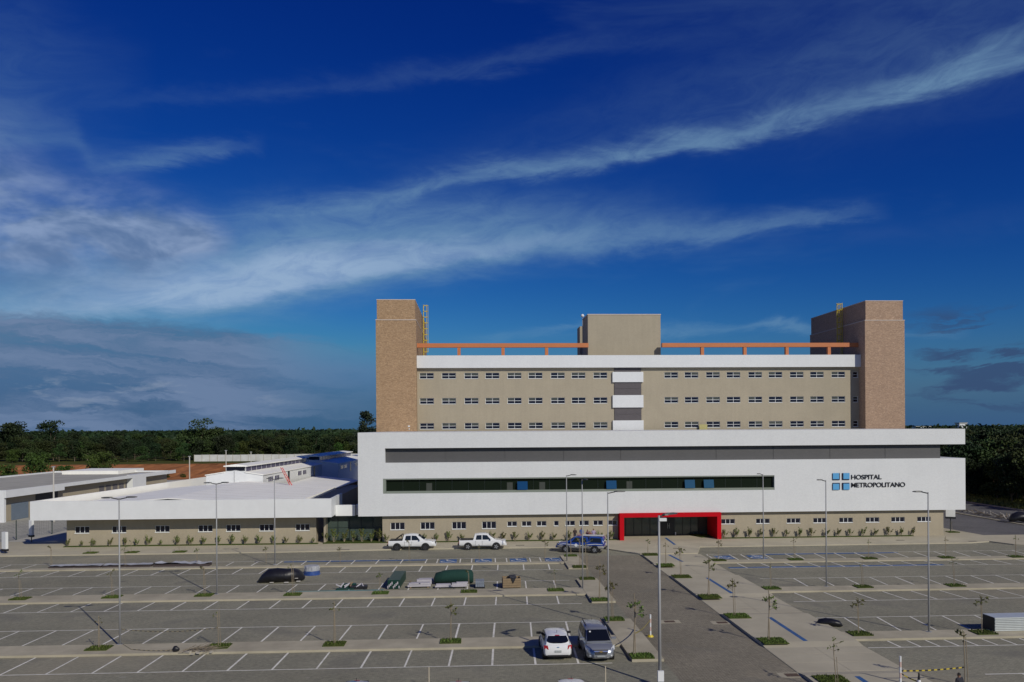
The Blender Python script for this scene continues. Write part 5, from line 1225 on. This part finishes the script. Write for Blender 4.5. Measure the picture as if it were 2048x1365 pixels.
# right-hand forest wall
for row, (Xo, y0, y1, step, smin, smax) in enumerate(((95.0,112,215,4.6,.55,.95),(100,112,240,5.2,.85,1.08),(107,112,300,6.5,.95,1.15),(117,120,330,8,1.0,1.15),(131,130,360,9,1.0,1.2),(150,160,380,10,1.0,1.2))):
    y = y0
    while y < y1:
        # keep only what the picture can show
        px = CX+F_PX*((Xo*RT.x+y*RT.y)/(Xo*FW.x+y*FW.y))
        if 1780 < px < 2260: tree('forest_tree', LAB_R, (Xo+rf.uniform(-1.6,1.6), y+rf.uniform(-1.5,1.5), .2), rf.choice((2,2,5,0,3)), rf.uniform(smin,smax), rf.uniform(0,6.28), 'forest trees at the right')
        y += step*rf.uniform(.8,1.25)
for (x, Y, k, s, lab) in ((1858,330,3,1.12,'flat-topped tree showing above the right end of the white block'),(1890,350,0,1.05,'tree crown showing above the white block, right of the flat-topped one'),(1915,360,2,1.1,'dark tree crown above the far right end of the white block'),(1828,360,1,.95,'low tree crown beside the right stone tower')):
    tree('forest_tree', lab, at_px(x,Y,0), k, s, rf.uniform(0,6.28), 'trees behind the hospital')
# far houses on the horizon
for (x, y, w, h, lab) in ((1843,854,6,4,'small white house on the right horizon'),(1922,847,3,9,'thin white water tower on the right horizon')):
    X, Z = P(x, y, 620); t = thing('far_house', lab, 'house', (X,620,0)); MB().box(-w,w,-3,3,Z-h,Z).box(-w,w,-2.9,2.9,0,Z-h).build('wall', M_WHITEP, t); MB().box(-w-.4,w+.4,-3.4,3.4,Z,Z+.5).build('roof', M_ROOFG, t)
# woodland to the horizon
r = random.Random(9); mb = MB()
def clump(X, Y, z, hh, n, s):
    for _ in range(n): leaf(mb, Vector((X+r.gauss(0,hh*.45), Y+r.gauss(0,hh*.45), z+hh*abs(r.random()**.6))), r, s, .6)
for _ in range(5200):
    Y = 390*math.exp(r.random()*2.6); f_ = r.uniform(-.66,.70); X = Y*(f_+.05)
    hh = r.uniform(8,13)*(1.0 if Y < 1500 else 1.15)
    clump(X, Y, 0 if Y > 900 else 1.5, hh, 15, 1.9+Y/650)
tag(mb.build('woodland', M_LEAF3), 'dark woodland stretching to the horizon behind the hospital', 'woodland', kind='stuff')
# verge grass along the side road
mb = MB(); r = random.Random(19)
for _ in range(9000):
    X = r.uniform(89.2,97); Y = r.uniform(112,190); h_ = r.uniform(.2,.7); a = r.uniform(0,6.28); w_ = .12
    b = Vector((X,Y,.05+(X-89)*.025)); d = Vector((math.cos(a),math.sin(a),0))*w_
    mb.add([b-d,b+d,b+Vector((r.gauss(0,.12),r.gauss(0,.12),h_))],[(0,1,2)])
tag(mb.build('verge_blades', leafmat('dry_grass_blade', (.16,.155,.04), .03, .4)), 'yellow-green rough grass on the road verge at the right', 'grass', kind='stuff')

# grass squares and saplings ---------------------------------------
def patch_mesh(w, d, seed):
    r = random.Random(seed); b = MB().box(-w/2,w/2,-d/2,d/2,0,.05); g = MB()
    for _ in range(int(150*w*d)):
        x, y = r.uniform(-w/2,w/2), r.uniform(-d/2,d/2); a = r.uniform(0,6.28); h_ = r.uniform(.05,.13); q = Vector((math.cos(a),math.sin(a),0))*.035
        p = Vector((x,y,.045)); g.add([p-q,p+q,p+Vector((r.gauss(0,.03),r.gauss(0,.03),h_))],[(0,1,2)])
    return b.mesh('grass_patch', M_GRASSB), g.mesh('grass_blades', M_BLADE)
PATCH = [patch_mesh(1.35,1.15,1), patch_mesh(1.6,1.5,2)]
def patch(par, x, y, z, k=0, rz=0):
    o = put('grass_patch', PATCH[k][0], par, (x,y,z), rz); b = put('grass_blades', PATCH[k][1], o); b['kind'] = 'stuff'; return o
SAP = []
for i in range(6):                                   # unit-height saplings, two stems or a stake
    r = random.Random(300+i); st, lf = MB(), MB(); bend = r.uniform(-.04,.04)
    pts = [(0,0,0),(bend*.4,0,.4),(bend,.01,.75),(bend*1.2,.0,1.0)]
    for a, b in zip(pts, pts[1:]): st.cyl(a, b, .011, .009, 5, False)
    sk_ = MB().cyl((.035+.02*(i%2),.02,0),(.02,.01,.70+.2*(i%3)),.008,.007,5)
    nb = (3,5,6,4,7,2)[i]
    for k in range(nb):
        z = r.uniform(.66,.98); a = r.uniform(0,6.28); l = r.uniform(.06,.17); e = Vector((bend+l*math.cos(a), l*math.sin(a), z+l*.45)); st.cyl((bend*z,0,z),tuple(e),.006,.004,4,False)
        for _ in range((4,8,11,6,13,3)[i]): leaf(lf, e+rdir(r)*r.uniform(.0,.06), r, .052, .2)
    for _ in range((5,9,12,7,15,3)[i]): leaf(lf, Vector((bend,0,.93))+rdir(r)*r.uniform(0,.09), r, .052, .2)
    SAP.append((st.mesh('stem', M_STAKE), sk_.mesh('stake', M_STAKE), lf.mesh('leaves', M_SAP)))
def sapling(base, top, z, k, label, group='young saplings in the car park', cross=1.0):
    X, Y = G(base[0], base[1], z); h = P(base[0], top, Y)[1]-z
    t = thing('sapling', label, 'sapling', (X,Y,z), rf.uniform(-.5,.5), group, h)
    for nm, me in zip(('stem','stake','leaves'), SAP[k]): put(nm, me, t)
    return X, Y
def sap_row(lst, z, par, rowname, patches=True, pk=0):
    for i, q in enumerate(lst):
        x, y, top, k = q[:4]
        X, Y = sapling((x,y), top, z, k, f'{ORD[i]} sapling from the left {rowname}')
        if patches: patch(par, X+.05, Y-.05, z+.002, pk, 0)
sap_row([(197,1297,1232,0),(437,1293,1223,5),(668,1288.5,1203,0),(900,1283,1205,2)], .14, isl['a'], 'on the nearest island of the left car park')
sap_row([(40,1198,1146,3),(224,1194.5,1144,3),(408,1191,1134,1),(585,1189.5,1128,5),(760,1186.5,1146,4),(937,1183.5,1142,1),(1110,1180.5,1144,3)], .14, isl['b'], 'on the second island of the left car park')
sap_row([(102,1133,1093,1),(250,1133,1096,3),(394,1129,1097,4),(532,1128,1094,4),(680,1127,1094,4),(818,1124,1082,1),(958,1122.5,1088,0),(1089,1121,1078,2)], .12, isl['c'], 'on the far island of the left car park', False)
sap_row([(1141,1111,1068,0),(1159,1133,1078,1),(1174,1157,1085,3),(1198,1199,1128,2),(1224,1238,1164,4),(1267,1311,1198,2)], .155, isl['pc'], 'in the planter strips left of the driveway', False)
for i, (x, y) in enumerate(((1141,1112),(1159,1134),(1174,1158),(1198,1200),(1224,1239),(1267,1313.5))):
    X, Y = G(x, y, .155); patch(isl['pc'] if Y > 78 else isl['pb'] if Y > 62 else isl['pa'], max(9.99,min(10.5,X)), Y, .157, 0)
sap_row([(1295,1109,1078,2),(1331,1130,1084,0),(1361,1153,1096,4),(1416,1193,1116,2),(1468,1232,1160,4),(1536,1282,1188,2)], .17, walk, 'along the driveway side of the walkway', False)
for i, (x, y) in enumerate(((1295,1110),(1331,1131),(1360,1154),(1416,1194),(1468,1233),(1541,1283))):
    X, Y = G(x, y, .17); patch(walk, max(18.98,X), Y, .172, 1)
X, Y = G(1633,1359,.17); patch(walk, 19.2, Y-.2, .172, 1); patch(walk, 19.3, Y-1.7, .172, 1)
sapling((1672,1378), 1287, .17, 3, 'sapling tied to a tall bare stake on the walkway at the bottom edge')
sap_row([(1717,1268,1197,4),(1964,1265.5,1192,4)], .14, isl['ra'], 'on the nearest island of the right car park')
sapling((1930,1372), 1264, .0, 1, 'sapling with a leaning tuft at the bottom right beside the tape')
sap_row([(1541,1177,1128,5),(1724,1174,1126,5),(1908,1171.5,1121,3)], .14, isl['rb'], 'on the middle island of the right car park')
sap_row([(1436,1121,1080,2),(1589,1119.5,1079,3),(1737,1117.5,1078,0),(1891,1115.5,1073,0),(2031,1114,1070,0)], .12, isl['rc'], 'on the far island of the right car park')
sapling((1904,1064.5), 1046, .13, 3, 'small sapling beside the totem at the right corner of the hospital')
X, Y = G(1905,1065,.13); patch(front, X, Y, .132)
for i, (x, y) in enumerate(((182,1106.5),(264,1105.5),(360,1104.4))):
    X, Y = G(x, y, .13); patch(front, X, Y, .132)
    sapling((x-2,y), y-24, .13, (2,1,4)[i], f'{ORD[i]} small sapling from the left in the pavement before the low wing')

# shrubs along the buildings ---------------------------------------
SHR = []
for i in range(5):
    r = random.Random(500+i); st, lf = MB(), MB()
    for k in range(6):
        a = r.uniform(0,6.28); l = r.uniform(.22,.52); e = Vector((.12+l*math.cos(a)*.85, l*math.sin(a)*.5, r.uniform(.65,1.15))); st.cyl((.02*k-.05,0,0),tuple(e),.018,.008,4,False)
        for _ in range(34): leaf(lf, Vector((0,0,.15)).lerp(e, r.uniform(.45,1.1))+rdir(r)*r.uniform(0,.15), r, .13, .3)
    SHR.append((st.mesh('stems', M_STAKE), lf.mesh('foliage', M_SHRUB)))
def shrub(x, Y, sc, label, group, k):
    X = P(x, 1080, Y)[0]; t = thing('shrub', label, 'shrub', (X,Y,.13), rf.uniform(-.5,.5), group, sc)
    put('stems', SHR[k][0], t); put('foliage', SHR[k][1], t)
bed = struct(MB().box(-48.3,-18.6,YG-.75,YG-.02,.0,.20).build('planting_bed', M_GRASSB))
bed2 = struct(MB().box(-18.0,17.6,YG-.62,YG-.02,.0,.20).build('planting_bed_centre', M_GRASSB))
bed3 = struct(MB().box(30.4,54.6,YG-.62,YG-.02,.0,.20).build('planting_bed_right', M_GRASSB))
bed4 = struct(MB().box(-17.9,-11.0,YG-.02,101.5,.0,.22).build('planting_bed_corner', M_GRASSB))
for i, x in enumerate([380,462,528,622,710,775,840,913,1005,1078,1155,1240,1318,1393,1472,1555,1625,1702,1780]):
    shrub(x*.35156, YG-.42, rf.uniform(.78,1.12) if i not in (1,7,18) else .62, f'{ORD[i]} shrub from the left in the bed of the low wing', 'shrubs before the low wing', rf.randrange(5))
for i, x in enumerate((650,668,688,706,724,742,758)):
    shrub(x, YG+.3, rf.uniform(1.1,1.5), f'{ORD[i]} shrub from the left before the dark green glazing', 'shrubs before the glazed link', rf.randrange(5))
for i, x in enumerate((772,848,872,897,923,983,1006,1030,1058,1084,1107,1137,1198,1222)):
    shrub(x, YG-.38, rf.uniform(.85,1.15), f'{ORD[i]} shrub from the left in the bed between glazing and red portal', 'shrubs left of the portal', rf.randrange(5))
for i, x in enumerate([620,678,745,803,870,935,1000,1060,1135,1195,1255,1318,1382,1450,1512,1572]):
    shrub(1200+x*.3956+4, YG-.38, rf.uniform(.85,1.15), f'{ORD[i]} shrub from the left in the bed right of the red portal', 'shrubs right of the portal', rf.randrange(5))
for o in bpy.data.objects:
    if '_world' in o: del o['_world']
